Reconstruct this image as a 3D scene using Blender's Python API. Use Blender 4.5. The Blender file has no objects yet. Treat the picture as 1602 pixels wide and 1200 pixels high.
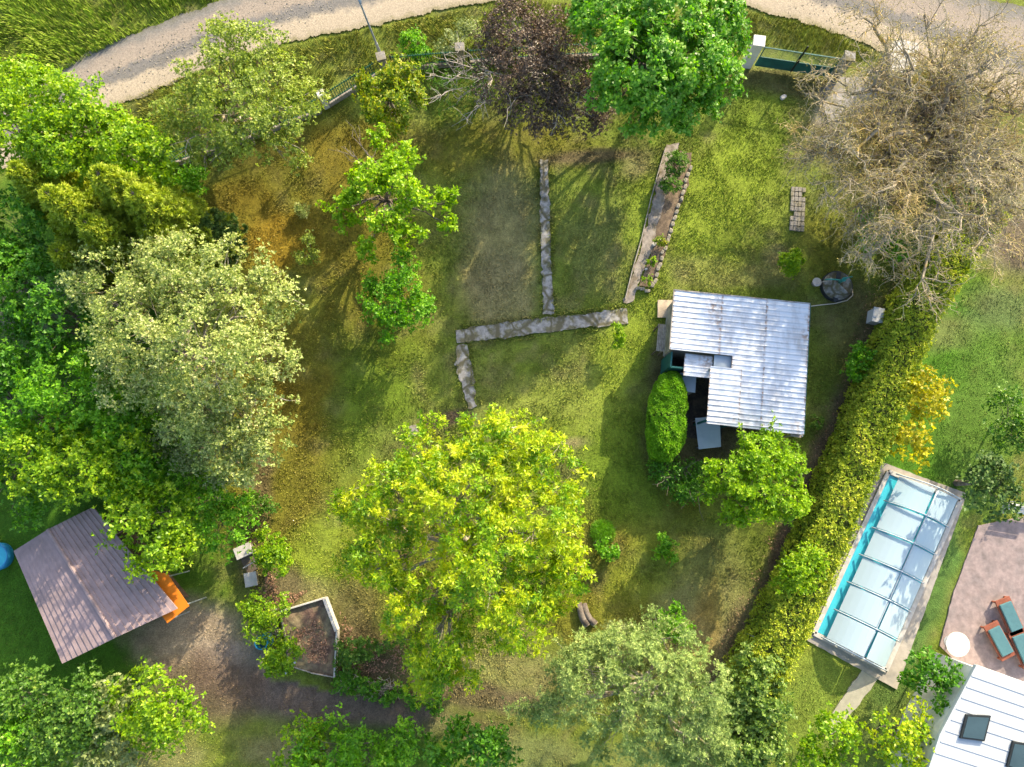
import bpy, math, random
import numpy as np
from mathutils import Vector

# ------------------------------------------------------------------ camera, world, sun
R = math.radians
S = bpy.context.scene
COL = S.collection
CAM_H, TILT, FPX = 35.0, R(8.4), 1112.0
SUN_EL, SUN_AZ = 24.0, 32.0            # azimuth clockwise from +Y

cam = bpy.data.objects.new('camera', bpy.data.cameras.new('camera'))
COL.objects.link(cam)
cam.data.sensor_width = 36.0
cam.data.lens = 36.0 * FPX / 1602.0
cam.data.clip_end = 3000.0
cam.location = (0, 0, CAM_H)
cam.rotation_euler = (TILT, 0, 0)
S.camera = cam

w = bpy.data.worlds.new('World'); S.world = w; w.use_nodes = True
nt = w.node_tree; nt.nodes.clear()
sky = nt.nodes.new('ShaderNodeTexSky'); sky.sky_type = 'NISHITA'; sky.sun_disc = False
sky.sun_elevation = R(SUN_EL); sky.sun_rotation = R(SUN_AZ)
sky.air_density = 1.0; sky.dust_density = 2.5; sky.ozone_density = 0.6
bg = nt.nodes.new('ShaderNodeBackground'); bg.inputs[1].default_value = 0.15
wo = nt.nodes.new('ShaderNodeOutputWorld')
nt.links.new(sky.outputs[0], bg.inputs[0]); nt.links.new(bg.outputs[0], wo.inputs[0])

sl = bpy.data.lights.new('sun', 'SUN'); sl.energy = 3.5; sl.angle = R(0.6); sl.color = (1.0, 0.86, 0.62)
sun = bpy.data.objects.new('sun', sl); COL.objects.link(sun)
_sd = Vector((math.sin(R(SUN_AZ)) * math.cos(R(SUN_EL)), math.cos(R(SUN_AZ)) * math.cos(R(SUN_EL)), math.sin(R(SUN_EL))))
sun.rotation_euler = _sd.to_track_quat('Z', 'Y').to_euler()
sun.location = _sd * 60

S.view_settings.view_transform = 'Standard'; S.view_settings.look = 'None'
S.view_settings.exposure = 1.6; S.view_settings.gamma = 1.0
S.render.engine = 'CYCLES'

# ------------------------------------------------------------------ helpers
def P(u, v, z=0.0):
    """world point at height z seen at photo position (u, v) (1602 x 1200)"""
    dx, dy = (u - 801) / FPX, (600 - v) / FPX
    d = (dx, math.sin(TILT) + dy * math.cos(TILT), -math.cos(TILT) + dy * math.sin(TILT))
    t = (CAM_H - z) / -d[2]
    return np.array((d[0] * t, d[1] * t, z))

def PX(z=0.0): return (CAM_H - z) / FPX

ORG = {}
def tag(o, label=None, cat=None, group=None, kind=None):
    if label: o['label'] = label
    if cat: o['category'] = cat
    if group: o['group'] = group
    if kind: o['kind'] = kind
    return o

def thing(name, label, cat, loc, group=None):
    o = bpy.data.objects.new(name, None); COL.objects.link(o)
    o.location = tuple(float(a) for a in loc); o.empty_display_size = 0.3
    ORG[o.name] = np.array(loc, float)
    return tag(o, label, cat, group)

def mk(name, V, F, mat, parent=None, attrs=None, smooth=False, bevel=0, col=None):
    V = np.asarray(V, float).reshape(-1, 3)
    if parent is not None: org = ORG[parent.name]
    else: org = np.array((V[:, 0].mean(), V[:, 1].mean(), V[:, 2].min()))
    L = V - org
    me = bpy.data.meshes.new(name)
    if isinstance(F, np.ndarray) and F.ndim == 2:
        k = F.shape[1]; m = len(F)
        me.vertices.add(len(L)); me.vertices.foreach_set('co', L.astype(np.float32).ravel())
        me.loops.add(m * k); me.loops.foreach_set('vertex_index', F.astype(np.int32).ravel())
        me.polygons.add(m); me.polygons.foreach_set('loop_start', np.arange(0, m * k, k, dtype=np.int32))
        me.update(calc_edges=True); me.validate()
    else:
        me.from_pydata([tuple(p) for p in L], [], [tuple(int(i) for i in f) for f in F]); me.update()
    if attrs:
        for an, av in attrs.items():
            a = me.attributes.new(an, 'FLOAT', 'POINT'); a.data.foreach_set('value', np.asarray(av, np.float32).ravel())
    if col is not None:
        a = me.attributes.new('ground', 'FLOAT_COLOR', 'POINT')
        c4 = np.ones((len(V), 4), np.float32); c4[:, :3] = col
        a.data.foreach_set('color', c4.ravel())
    if smooth: me.polygons.foreach_set('use_smooth', np.ones(len(me.polygons), bool))
    me.materials.append(mat)
    o = bpy.data.objects.new(name, me); COL.objects.link(o)
    if parent is not None: o.parent = parent; ORG[o.name] = org
    else: o.location = tuple(org); ORG[o.name] = org
    if bevel:
        b = o.modifiers.new('bevel', 'BEVEL'); b.width = bevel; b.segments = 2; b.limit_method = 'ANGLE'
    return o

class MB:
    def __init__(s): s.V = []; s.F = []
    def add(s, V, F):
        n = len(s.V); s.V += [tuple(p) for p in V]; s.F += [[i + n for i in f] for f in F]; return s
    def box(s, c, size, rz=0.0, rx=0.0):
        hx, hy, hz = [a / 2 for a in size]; V = []
        for sx, sy, sz in ((-1,-1,-1),(1,-1,-1),(1,1,-1),(-1,1,-1),(-1,-1,1),(1,-1,1),(1,1,1),(-1,1,1)):
            x, y, z = sx*hx, sy*hy, sz*hz
            y, z = y*math.cos(rx) - z*math.sin(rx), y*math.sin(rx) + z*math.cos(rx)
            x, y = x*math.cos(rz) - y*math.sin(rz), x*math.sin(rz) + y*math.cos(rz)
            V.append((c[0]+x, c[1]+y, c[2]+z))
        return s.add(V, [[3,2,1,0],[4,5,6,7],[0,1,5,4],[1,2,6,5],[2,3,7,6],[3,0,4,7]])
    def prism(s, poly, z0, z1):
        n = len(poly)
        if sum(poly[i][0]*poly[(i+1)%n][1]-poly[(i+1)%n][0]*poly[i][1] for i in range(n)) < 0: poly = poly[::-1]
        V = [(p[0], p[1], z0) for p in poly] + [(p[0], p[1], z1) for p in poly]
        F = [list(range(n))[::-1], list(range(n, 2*n))] + [[i, (i+1)%n, n+(i+1)%n, n+i] for i in range(n)]
        return s.add(V, F)
    def tube(s, pts, r, k=8, cap=True):
        pts = [np.array(p, float) for p in pts]
        rr = r if hasattr(r, '__len__') else [r]*len(pts)
        V, F = tube_arr(pts, rr, k); F = [list(f) for f in F]
        if cap: F += [list(range(k))[::-1], [len(V)-k+i for i in range(k)]]
        return s.add(V, F)
    def bar(s, a, b, wdt, hgt):
        """square bar a->b"""
        a = np.array(a, float); b = np.array(b, float); d = b-a; L = np.linalg.norm(d); d /= L
        up = np.array((0,0,1.)) if abs(d[2]) < .95 else np.array((1.,0,0))
        sd = np.cross(d, up); sd /= np.linalg.norm(sd); up = np.cross(sd, d)
        V = []
        for e in (a, b):
            for x, y in ((-1,-1),(1,-1),(1,1),(-1,1)): V.append(e + sd*x*wdt/2 + up*y*hgt/2)
        return s.add(V, [[3,2,1,0],[4,5,6,7],[0,1,5,4],[1,2,6,5],[2,3,7,6],[3,0,4,7]])
    def build(s, name, mat, parent=None, **k): return mk(name, np.array(s.V), s.F, mat, parent, **k)

def tube_arr(pts, rr, k):
    A = np.array(pts, float); n = len(A)
    T = np.gradient(A, axis=0); T /= (np.linalg.norm(T, axis=1, keepdims=True) + 1e-9)
    ref = np.array((0.31, 0.17, 0.93)) if abs(T[0, 2]) < .9 else np.array((1., .1, 0))
    U = np.cross(T, ref); U /= (np.linalg.norm(U, axis=1, keepdims=True) + 1e-9)
    W = np.cross(T, U)
    an = np.arange(k) * 2*math.pi/k
    V = A[:, None, :] + (U[:, None, :]*np.cos(an)[None, :, None] + W[:, None, :]*np.sin(an)[None, :, None]) * np.array(rr, float)[:, None, None]
    i = np.arange(n-1)[:, None]*k; j = np.arange(k)[None, :]; j2 = (j+1) % k
    F = np.stack([i+j, i+j2, i+k+j2, i+k+j], -1).reshape(-1, 4)
    return V.reshape(-1, 3), F

def tubes(polys, k=4):
    Vs, Fs, n = [], [], 0
    for pts, rr in polys:
        V, F = tube_arr(pts, rr, k); Vs.append(V); Fs.append(F + n); n += len(V)
    return np.concatenate(Vs), np.concatenate(Fs)

_rg = np.random.default_rng(5); _LAT = _rg.random((256, 256))
def vnoise(x, y, s, ox=0.0):
    x = np.asarray(x)/s + 71.3 + ox; y = np.asarray(y)/s + 37.7 + ox*1.7
    xi = np.floor(x).astype(int); yi = np.floor(y).astype(int); fx = x-xi; fy = y-yi
    fx = fx*fx*(3-2*fx); fy = fy*fy*(3-2*fy)
    g = lambda a, b: _LAT[a % 256, b % 256]
    return (g(xi,yi)*(1-fx)+g(xi+1,yi)*fx)*(1-fy) + (g(xi,yi+1)*(1-fx)+g(xi+1,yi+1)*fx)*fy
def fbm(x, y, s, ox=0.0): return (vnoise(x,y,s,ox)*.5 + vnoise(x,y,s/2.1,ox+3)*.3 + vnoise(x,y,s/4.5,ox+9)*.2)

def inpoly(x, y, poly):
    x = np.asarray(x); y = np.asarray(y); c = np.zeros(x.shape, bool); n = len(poly)
    for i in range(n):
        x1, y1 = poly[i][0], poly[i][1]; x2, y2 = poly[(i+1)%n][0], poly[(i+1)%n][1]
        c ^= ((y1 > y) != (y2 > y)) & (x < (x2-x1)*(y-y1)/(y2-y1+1e-12)+x1)
    return c
def PP(pts, z=0): return [P(u, v, z) for u, v in pts]

# ------------------------------------------------------------------ materials
def nodes(name):
    m = bpy.data.materials.new(name); m.use_nodes = True
    return m, m.node_tree, m.node_tree.nodes['Principled BSDF']
def simple(name, c, rough=.7, metal=0., var=.25, scale=6., bump=.2, c2=None, detail=6, c2amt=(.45,.65), spec=.3):
    m, t, b = nodes(name); N = t.nodes; L = t.links
    tc = N.new('ShaderNodeTexCoord')
    n1 = N.new('ShaderNodeTexNoise'); n1.inputs['Scale'].default_value = scale; n1.inputs['Detail'].default_value = detail
    L.new(tc.outputs['Object'], n1.inputs['Vector'])
    mr = N.new('ShaderNodeMapRange'); mr.inputs[1].default_value = .25; mr.inputs[2].default_value = .75
    mr.inputs[3].default_value = 1-var; mr.inputs[4].default_value = 1+var
    L.new(n1.outputs['Fac'], mr.inputs[0])
    base = N.new('ShaderNodeMix'); base.data_type = 'RGBA'; base.inputs[6].default_value = (*c, 1); base.inputs[7].default_value = (*(c2 or c), 1)
    n2 = N.new('ShaderNodeTexNoise'); n2.inputs['Scale'].default_value = scale*.35; n2.inputs['Detail'].default_value = 8
    L.new(tc.outputs['Object'], n2.inputs['Vector'])
    mr2 = N.new('ShaderNodeMapRange'); mr2.inputs[1].default_value = c2amt[0]; mr2.inputs[2].default_value = c2amt[1]
    L.new(n2.outputs['Fac'], mr2.inputs[0]); L.new(mr2.outputs[0], base.inputs[0])
    mu = N.new('ShaderNodeMix'); mu.data_type = 'RGBA'; mu.blend_type = 'MULTIPLY'; mu.inputs[0].default_value = 1
    cb = N.new('ShaderNodeCombineColor')
    for i in range(3): L.new(mr.outputs[0], cb.inputs[i])
    L.new(base.outputs[2], mu.inputs[6]); L.new(cb.outputs[0], mu.inputs[7]); L.new(mu.outputs[2], b.inputs['Base Color'])
    b.inputs['Roughness'].default_value = rough; b.inputs['Metallic'].default_value = metal
    b.inputs['Specular IOR Level'].default_value = spec
    if bump:
        bp = N.new('ShaderNodeBump'); bp.inputs['Strength'].default_value = bump; bp.inputs['Distance'].default_value = .03
        n3 = N.new('ShaderNodeTexNoise'); n3.inputs['Scale'].default_value = scale*4; n3.inputs['Detail'].default_value = 8
        L.new(tc.outputs['Object'], n3.inputs['Vector']); L.new(n3.outputs['Fac'], bp.inputs['Height']); L.new(bp.outputs[0], b.inputs['Normal'])
    return m

def leafmat(name, stops, transl=.35, rough=.45, gain=1.3):
    m, t, b = nodes(name); N = t.nodes; L = t.links
    at = N.new('ShaderNodeAttribute'); at.attribute_name = 'tone'
    r = N.new('ShaderNodeValToRGB'); e = r.color_ramp.elements
    while len(e) > 1: e.remove(e[-1])
    for i, (p, c) in enumerate(stops):
        c = tuple(x*gain for x in c)
        if i == 0: e[0].position = p; e[0].color = (*c, 1)
        else:
            q = e.new(p); q.color = (*c, 1)
    L.new(at.outputs['Fac'], r.inputs[0]); L.new(r.outputs[0], b.inputs['Base Color'])
    b.inputs['Roughness'].default_value = rough; b.inputs['Specular IOR Level'].default_value = .35
    tr = N.new('ShaderNodeBsdfTranslucent')
    hs = N.new('ShaderNodeHueSaturation'); hs.inputs['Saturation'].default_value = 1.1; hs.inputs['Value'].default_value = 1.5
    L.new(r.outputs[0], hs.inputs['Color']); L.new(hs.outputs[0], tr.inputs[0])
    mx = N.new('ShaderNodeMixShader'); mx.inputs[0].default_value = transl
    L.new(b.outputs[0], mx.inputs[1]); L.new(tr.outputs[0], mx.inputs[2])
    L.new(mx.outputs[0], N['Material Output'].inputs[0])
    return m

def attrmat(name, rough=.9, detail=(4., 18., 60.), var=(.18, .38, .45), bump=.7):
    m, t, b = nodes(name); N = t.nodes; L = t.links
    at = N.new('ShaderNodeAttribute'); at.attribute_name = 'ground'
    tc = N.new('ShaderNodeTexCoord'); last = at.outputs['Color']
    for s, v in zip(detail, var):
        n1 = N.new('ShaderNodeTexNoise'); n1.inputs['Scale'].default_value = s; n1.inputs['Detail'].default_value = 5; n1.inputs['Roughness'].default_value = .65
        L.new(tc.outputs['Object'], n1.inputs['Vector'])
        mr = N.new('ShaderNodeMapRange'); mr.inputs[1].default_value = .3; mr.inputs[2].default_value = .7; mr.inputs[3].default_value = 1-v; mr.inputs[4].default_value = 1+v
        L.new(n1.outputs['Fac'], mr.inputs[0])
        cb = N.new('ShaderNodeCombineColor')
        for i in range(3): L.new(mr.outputs[0], cb.inputs[i])
        mu = N.new('ShaderNodeMix'); mu.data_type = 'RGBA'; mu.blend_type = 'MULTIPLY'; mu.inputs[0].default_value = 1
        L.new(last, mu.inputs[6]); L.new(cb.outputs[0], mu.inputs[7]); last = mu.outputs[2]
    L.new(last, b.inputs['Base Color']); b.inputs['Roughness'].default_value = rough; b.inputs['Specular IOR Level'].default_value = .15
    bp = N.new('ShaderNodeBump'); bp.inputs['Strength'].default_value = bump; bp.inputs['Distance'].default_value = .05
    n3 = N.new('ShaderNodeTexNoise'); n3.inputs['Scale'].default_value = 22; n3.inputs['Detail'].default_value = 7
    L.new(tc.outputs['Object'], n3.inputs['Vector']); L.new(n3.outputs['Fac'], bp.inputs['Height']); L.new(bp.outputs[0], b.inputs['Normal'])
    return m

M = {}
M['ground'] = attrmat('ground_cover')
M['blades'] = attrmat('grass_blades', detail=(3.,), var=(.15,), bump=0)
M['concrete'] = simple('old_concrete', (.34,.33,.31), .9, var=.4, scale=9, bump=.5, c2=(.17,.15,.10), c2amt=(.5,.66))
def cracked(name, c, moss):
    m = simple(name, c, .92, var=.45, scale=7, bump=.6, c2=moss, c2amt=(.46,.60)); t = m.node_tree; N = t.nodes; L = t.links; b = N['Principled BSDF']
    src = b.inputs['Base Color'].links[0].from_socket; tc = N.new('ShaderNodeTexCoord'); nz = N.new('ShaderNodeTexNoise'); nz.inputs['Scale'].default_value = 3
    L.new(tc.outputs['Object'], nz.inputs['Vector']); ad = N.new('ShaderNodeMix'); ad.data_type = 'VECTOR'; ad.inputs[0].default_value = .18; L.new(tc.outputs['Object'], ad.inputs[4]); L.new(nz.outputs['Color'], ad.inputs[5])
    vo = N.new('ShaderNodeTexVoronoi'); vo.feature = 'DISTANCE_TO_EDGE'; vo.inputs['Scale'].default_value = .8; L.new(ad.outputs[1], vo.inputs['Vector'])
    mr = N.new('ShaderNodeMapRange'); mr.inputs[1].default_value = .015; mr.inputs[2].default_value = .06; L.new(vo.outputs['Distance'], mr.inputs[0])
    mx = N.new('ShaderNodeMix'); mx.data_type = 'RGBA'; L.new(mr.outputs[0], mx.inputs[0]); mx.inputs[6].default_value = (.11,.10,.06,1); L.new(src, mx.inputs[7]); L.new(mx.outputs[2], b.inputs['Base Color']); return m
M['concrete'] = cracked('old_concrete', (.27,.26,.245), (.13,.12,.07))
M['concrete_light'] = simple('pale_concrete', (.44,.42,.39), .85, var=.2, scale=5, c2=(.4,.38,.33))
M['paver'] = simple('paver', (.22,.205,.185), .9, var=.35, scale=10, c2=(.2,.18,.12))
M['stone'] = simple('edging_stone', (.30,.27,.22), .9, var=.35, scale=9, c2=(.18,.17,.11))
M['render_white'] = simple('weathered_render', (.60,.59,.56), .8, var=.1, scale=6, c2=(.55,.53,.48))
M['teal'] = simple('teal_paint', (.012,.085,.08), .5, var=.2, scale=4, bump=.05, c2=(.015,.11,.10))
M['green_paint'] = simple('green_paint', (.015,.09,.05), .5, var=.2, scale=4, bump=.05)
M['dark_metal'] = simple('dark_metal', (.03,.035,.035), .5, .4, var=.2, scale=5, bump=.05)
M['galv'] = simple('galvanised', (.42,.45,.48), .45, .5, var=.12, scale=5, bump=.05)
M['lamp_grey'] = simple('lamp_grey', (.30,.33,.37), .5, .2, var=.1, scale=4, bump=.02)
M['wood_grey'] = simple('weathered_wood', (.30,.27,.23), .85, var=.35, scale=7, c2=(.18,.15,.12))
M['wood_dark'] = simple('dark_wood', (.10,.08,.06), .9, var=.3, scale=6)
M['bark'] = simple('bark', (.17,.145,.12), .95, var=.4, scale=8, bump=.6, c2=(.09,.07,.055))
M['bark_grey'] = simple('grey_bark', (.30,.27,.22), .95, var=.35, scale=6, bump=.5, c2=(.36,.27,.08), c2amt=(.52,.66))
M['walnut_bark'] = simple('lichen_bark', (.25,.22,.165), .95, var=.35, scale=3, bump=.4, c2=(.32,.22,.05), c2amt=(.56,.68))
M['walnut_twig'] = simple('walnut_twig', (.37,.315,.205), .95, var=.3, scale=1.2, bump=0, c2=(.42,.31,.10), c2amt=(.50,.64))
M['twig_pale'] = simple('pale_twig', (.38,.34,.30), .9, var=.3, scale=6, bump=.2)
M['log_end'] = simple('cut_wood', (.48,.38,.26), .8, var=.2, scale=12)
M['sheet_blue'] = simple('grey_blue_sheet', (.33,.40,.46), .55, var=.08, scale=2, bump=.03, c2=(.40,.46,.52))
M['plastic_grey'] = simple('grey_plastic', (.52,.53,.54), .5, var=.06, scale=3, bump=.03)
M['blue_plastic'] = simple('blue_plastic', (.02,.22,.42), .4, var=.15, scale=4, bump=.05)
M['black_cover'] = simple('black_cover', (.03,.035,.04), .6, var=.3, scale=5)
M['hose'] = simple('pale_hose', (.55,.50,.40), .6, var=.1, scale=5, bump=0)
M['soil'] = simple('soil', (.13,.095,.065), .95, var=.4, scale=8, bump=.8, c2=(.19,.14,.09))
M['bucket'] = simple('bucket_grey', (.30,.29,.30), .5, var=.2, scale=6, bump=.05)

# ------------------------------------------------------------------ ground colour by place, sunlit and shaded lawn tints put in
C_G = np.array((.108,.170,.013)); C_Y = np.array((.195,.255,.024)); C_B = np.array((.150,.115,.012)); C_D = np.array((.235,.200,.095))  # C_Y: yellow-green grass, also sunlit strips put into the colour
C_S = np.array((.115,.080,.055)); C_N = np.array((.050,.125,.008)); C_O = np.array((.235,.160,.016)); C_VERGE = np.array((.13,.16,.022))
PLOT = PP([(300,255),(510,172),(603,110),(760,98),(960,82),(1170,100),(1300,118),(1470,110),(1560,240),(1440,470),(1280,790),(1150,1110),(1120,1170),(760,1105),(560,1085),(430,1060),(360,800),(330,560),(250,400)])
# (u, v, ru, rv, rotation deg, colour, strength)
SPOTS = [
 (400,360,110,75,20,C_B,.8),(432,378,44,50,-30,C_O,.9),(450,260,150,70,-20,C_B*.8,.6),(560,330,60,120,-20,C_B*.8,.4),(560,420,90,150,-25,C_B,.55),(430,560,90,110,0,C_B,.5),
 (455,640,60,60,0,C_B,.5),(440,760,80,150,15,C_B,.6),(400,620,60,60,0,C_B,.5),(760,230,200,50,0,C_B,.45),(560,250,80,60,0,C_B,.6),
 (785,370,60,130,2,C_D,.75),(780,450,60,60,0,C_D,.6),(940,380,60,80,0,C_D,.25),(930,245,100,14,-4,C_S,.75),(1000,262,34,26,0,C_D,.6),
 (1000,330,24,90,15,C_Y,.7),(870,620,130,40,-4,C_D,.3),(965,560,40,80,20,C_Y,.8),(900,590,40,60,0,C_S,.15),(870,640,120,50,0,C_Y,.55),
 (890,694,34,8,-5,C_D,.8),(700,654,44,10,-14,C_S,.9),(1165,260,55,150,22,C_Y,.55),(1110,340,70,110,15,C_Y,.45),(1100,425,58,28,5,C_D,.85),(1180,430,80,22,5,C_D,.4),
 (1215,400,26,20,0,C_D,.7),(1020,480,30,80,10,C_Y,.7),(1200,180,80,60,0,C_G,.5),(1235,130,90,24,8,C_S,.55),(1300,380,50,60,0,C_B,.35),
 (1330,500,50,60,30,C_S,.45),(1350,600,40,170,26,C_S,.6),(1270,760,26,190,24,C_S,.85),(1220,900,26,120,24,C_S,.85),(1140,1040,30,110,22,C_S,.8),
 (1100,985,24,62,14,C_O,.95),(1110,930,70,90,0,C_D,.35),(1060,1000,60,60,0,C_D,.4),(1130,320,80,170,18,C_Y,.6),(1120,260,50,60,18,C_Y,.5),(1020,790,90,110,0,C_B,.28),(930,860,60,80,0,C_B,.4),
 (930,960,100,60,0,C_B,.5),(1000,900,80,40,-35,C_Y,.35),(980,760,60,60,0,C_G,.7),(960,720,50,90,20,C_G,.7),
 (500,860,60,50,-40,C_Y,.75),(470,930,60,30,0,C_D,.6),(440,920,40,34,0,C_S,.6),(550,960,40,60,10,C_S,.55),(560,1030,60,50,0,C_S,.75),
 (400,800,22,110,8,C_S,.65),(640,900,120,130,0,C_B,.3),(800,1050,120,40,8,C_D,.45),(740,1090,140,20,8,C_S,.75),(640,1060,80,30,0,C_S,.5),
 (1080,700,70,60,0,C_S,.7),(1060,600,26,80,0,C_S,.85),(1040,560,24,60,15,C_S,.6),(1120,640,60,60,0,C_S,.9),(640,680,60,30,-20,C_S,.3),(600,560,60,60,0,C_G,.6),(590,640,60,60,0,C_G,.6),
 (620,250,60,40,0,C_G,.3),(545,700,40,100,5,C_G,.3),
 # under the trees on the top right and the left hedge
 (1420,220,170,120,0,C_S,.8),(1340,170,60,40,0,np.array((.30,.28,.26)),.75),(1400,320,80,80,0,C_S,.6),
]
OUT = [
 (120,500,200,330,0,C_N,1),(60,900,300,300,0,C_N,1),(40,480,60,60,0,np.array((.12,.10,.09)),.6),
 (300,1000,90,60,10,np.array((.30,.22,.17)),.8),(400,1040,80,30,10,np.array((.24,.19,.16)),.8),(520,1100,200,42,9,np.array((.13,.095,.08)),.95),(330,1080,90,50,0,C_S,.8),
 (600,1170,160,30,9,C_N,.8),(760,1150,60,30,0,C_S,.6),(450,1175,80,26,0,C_D,.6),(250,1180,70,24,0,C_D,.5),(820,1180,90,30,0,np.array((.16,.18,.06)),.8),(1010,1185,120,20,0,np.array((.17,.20,.05)),.8),
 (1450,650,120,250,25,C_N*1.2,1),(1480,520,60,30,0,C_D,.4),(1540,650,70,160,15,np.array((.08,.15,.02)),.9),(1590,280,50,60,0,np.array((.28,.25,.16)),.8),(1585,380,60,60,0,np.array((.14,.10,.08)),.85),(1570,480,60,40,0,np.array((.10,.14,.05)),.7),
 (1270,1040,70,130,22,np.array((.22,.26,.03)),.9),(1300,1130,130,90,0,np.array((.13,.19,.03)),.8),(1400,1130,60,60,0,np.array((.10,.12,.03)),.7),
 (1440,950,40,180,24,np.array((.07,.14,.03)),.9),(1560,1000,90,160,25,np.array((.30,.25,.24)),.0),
]
def groundcol(x, y):
    x = np.asarray(x, float); y = np.asarray(y, float)
    n1 = fbm(x, y, 2.6); n2 = fbm(x, y, .9, 20); n3 = vnoise(x, y, .35, 40)
    ins = inpoly(x + (n2-.5)*.8, y + (n1-.5)*.8, PLOT)
    base = np.where(ins[:, None], C_G*.75 + C_B*.12 + C_D*.16, C_VERGE)
    k = np.clip((n1-.42)*3, 0, 1)[:, None]
    base = base*(1-k*.45) + (C_G*.9)[None]*k*.45
    k = np.clip((n2-.50)*3.2, 0, 1)[:, None]; base = base*(1-k*.5) + (C_D*.75)[None]*k*.5
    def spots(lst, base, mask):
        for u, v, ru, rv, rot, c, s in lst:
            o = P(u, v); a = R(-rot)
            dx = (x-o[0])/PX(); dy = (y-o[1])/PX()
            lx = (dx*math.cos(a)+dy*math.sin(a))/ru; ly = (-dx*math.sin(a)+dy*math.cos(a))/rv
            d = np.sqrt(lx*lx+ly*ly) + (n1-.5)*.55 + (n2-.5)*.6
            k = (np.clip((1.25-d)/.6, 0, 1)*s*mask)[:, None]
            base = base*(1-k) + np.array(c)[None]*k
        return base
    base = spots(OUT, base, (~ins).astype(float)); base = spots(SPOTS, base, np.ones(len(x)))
    return base * (.82 + .36*n3)[:, None]

ax = np.concatenate([[-900,-400,-180,-90,-60], np.arange(-40, 40.01, .22), [60,90,180,400,900]])
ay = np.concatenate([[-900,-400,-180,-90,-45], np.arange(-24, 34.01, .22), [50,90,180,400,900]])
gx, gy = np.meshgrid(ax, ay); nx, ny = len(ax), len(ay)
i = (np.arange(ny-1)[:, None]*nx + np.arange(nx-1)[None, :]).ravel()
gz = (fbm(gx, gy, 1.7, 60)-.5)*.05 * (np.abs(gx) < 50) * (np.abs(gy) < 50)
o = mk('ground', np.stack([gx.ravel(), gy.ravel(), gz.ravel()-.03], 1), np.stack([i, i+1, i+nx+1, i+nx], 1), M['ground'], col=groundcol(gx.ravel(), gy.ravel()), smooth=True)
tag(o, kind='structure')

# ------------------------------------------------------------------ road
def strip(name, line, mat, z, seg=.06, jit=.12, seed=1, kind='structure', edge_freq=.35):
    """line: [(u,v,width_m)] centre line in photo positions; attribute lat runs -1..1 across it"""
    rg = np.random.default_rng(seed)
    A = np.array([[*P(u, v)[:2], wd] for u, v, wd in line])
    # smooth resample (Catmull-Rom)
    pts = []
    for k in range(len(A)-1):
        p0, p1, p2, p3 = A[max(k-1,0)], A[k], A[k+1], A[min(k+2,len(A)-1)]
        n = max(2, int(np.linalg.norm((p2-p1)[:2])/seg))
        for q in range(n):
            t = q/n; pts.append(.5*((2*p1)+(-p0+p2)*t+(2*p0-5*p1+4*p2-p3)*t*t+(-p0+3*p1-3*p2+p3)*t**3))
    pts.append(A[-1]); B = np.array(pts)
    T = np.gradient(B[:, :2], axis=0); T /= np.linalg.norm(T, axis=1, keepdims=True); Nn = np.stack([-T[:, 1], T[:, 0]], 1)
    m = 13; lat = np.linspace(-1, 1, m); V = []; at = []
    fr = .25
    for q in range(len(B)):
        wl = B[q, 2]/2 + (fbm(B[q,0]*1.0, B[q,1]*1.0, edge_freq*3, 80+seed)-.5)*jit*4 + rg.normal()*jit*.25
        wr = B[q, 2]/2 + (fbm(B[q,0], B[q,1], edge_freq*3, 120+seed)-.5)*jit*4 + rg.normal()*jit*.25
        for l in lat:
            off = l*(wl if l > 0 else wr); p = B[q, :2] + Nn[q]*off; V.append((p[0], p[1], z)); at.append(l)
    n = len(B); i = (np.arange(n-1)[:, None]*m + np.arange(m-1)[None, :]).ravel()
    o = mk(name, np.array(V), np.stack([i, i+1, i+m+1, i+m], 1)[:, ::-1].copy(), mat, attrs={'lat': at}); tag(o, kind=kind)
    return o

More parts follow.
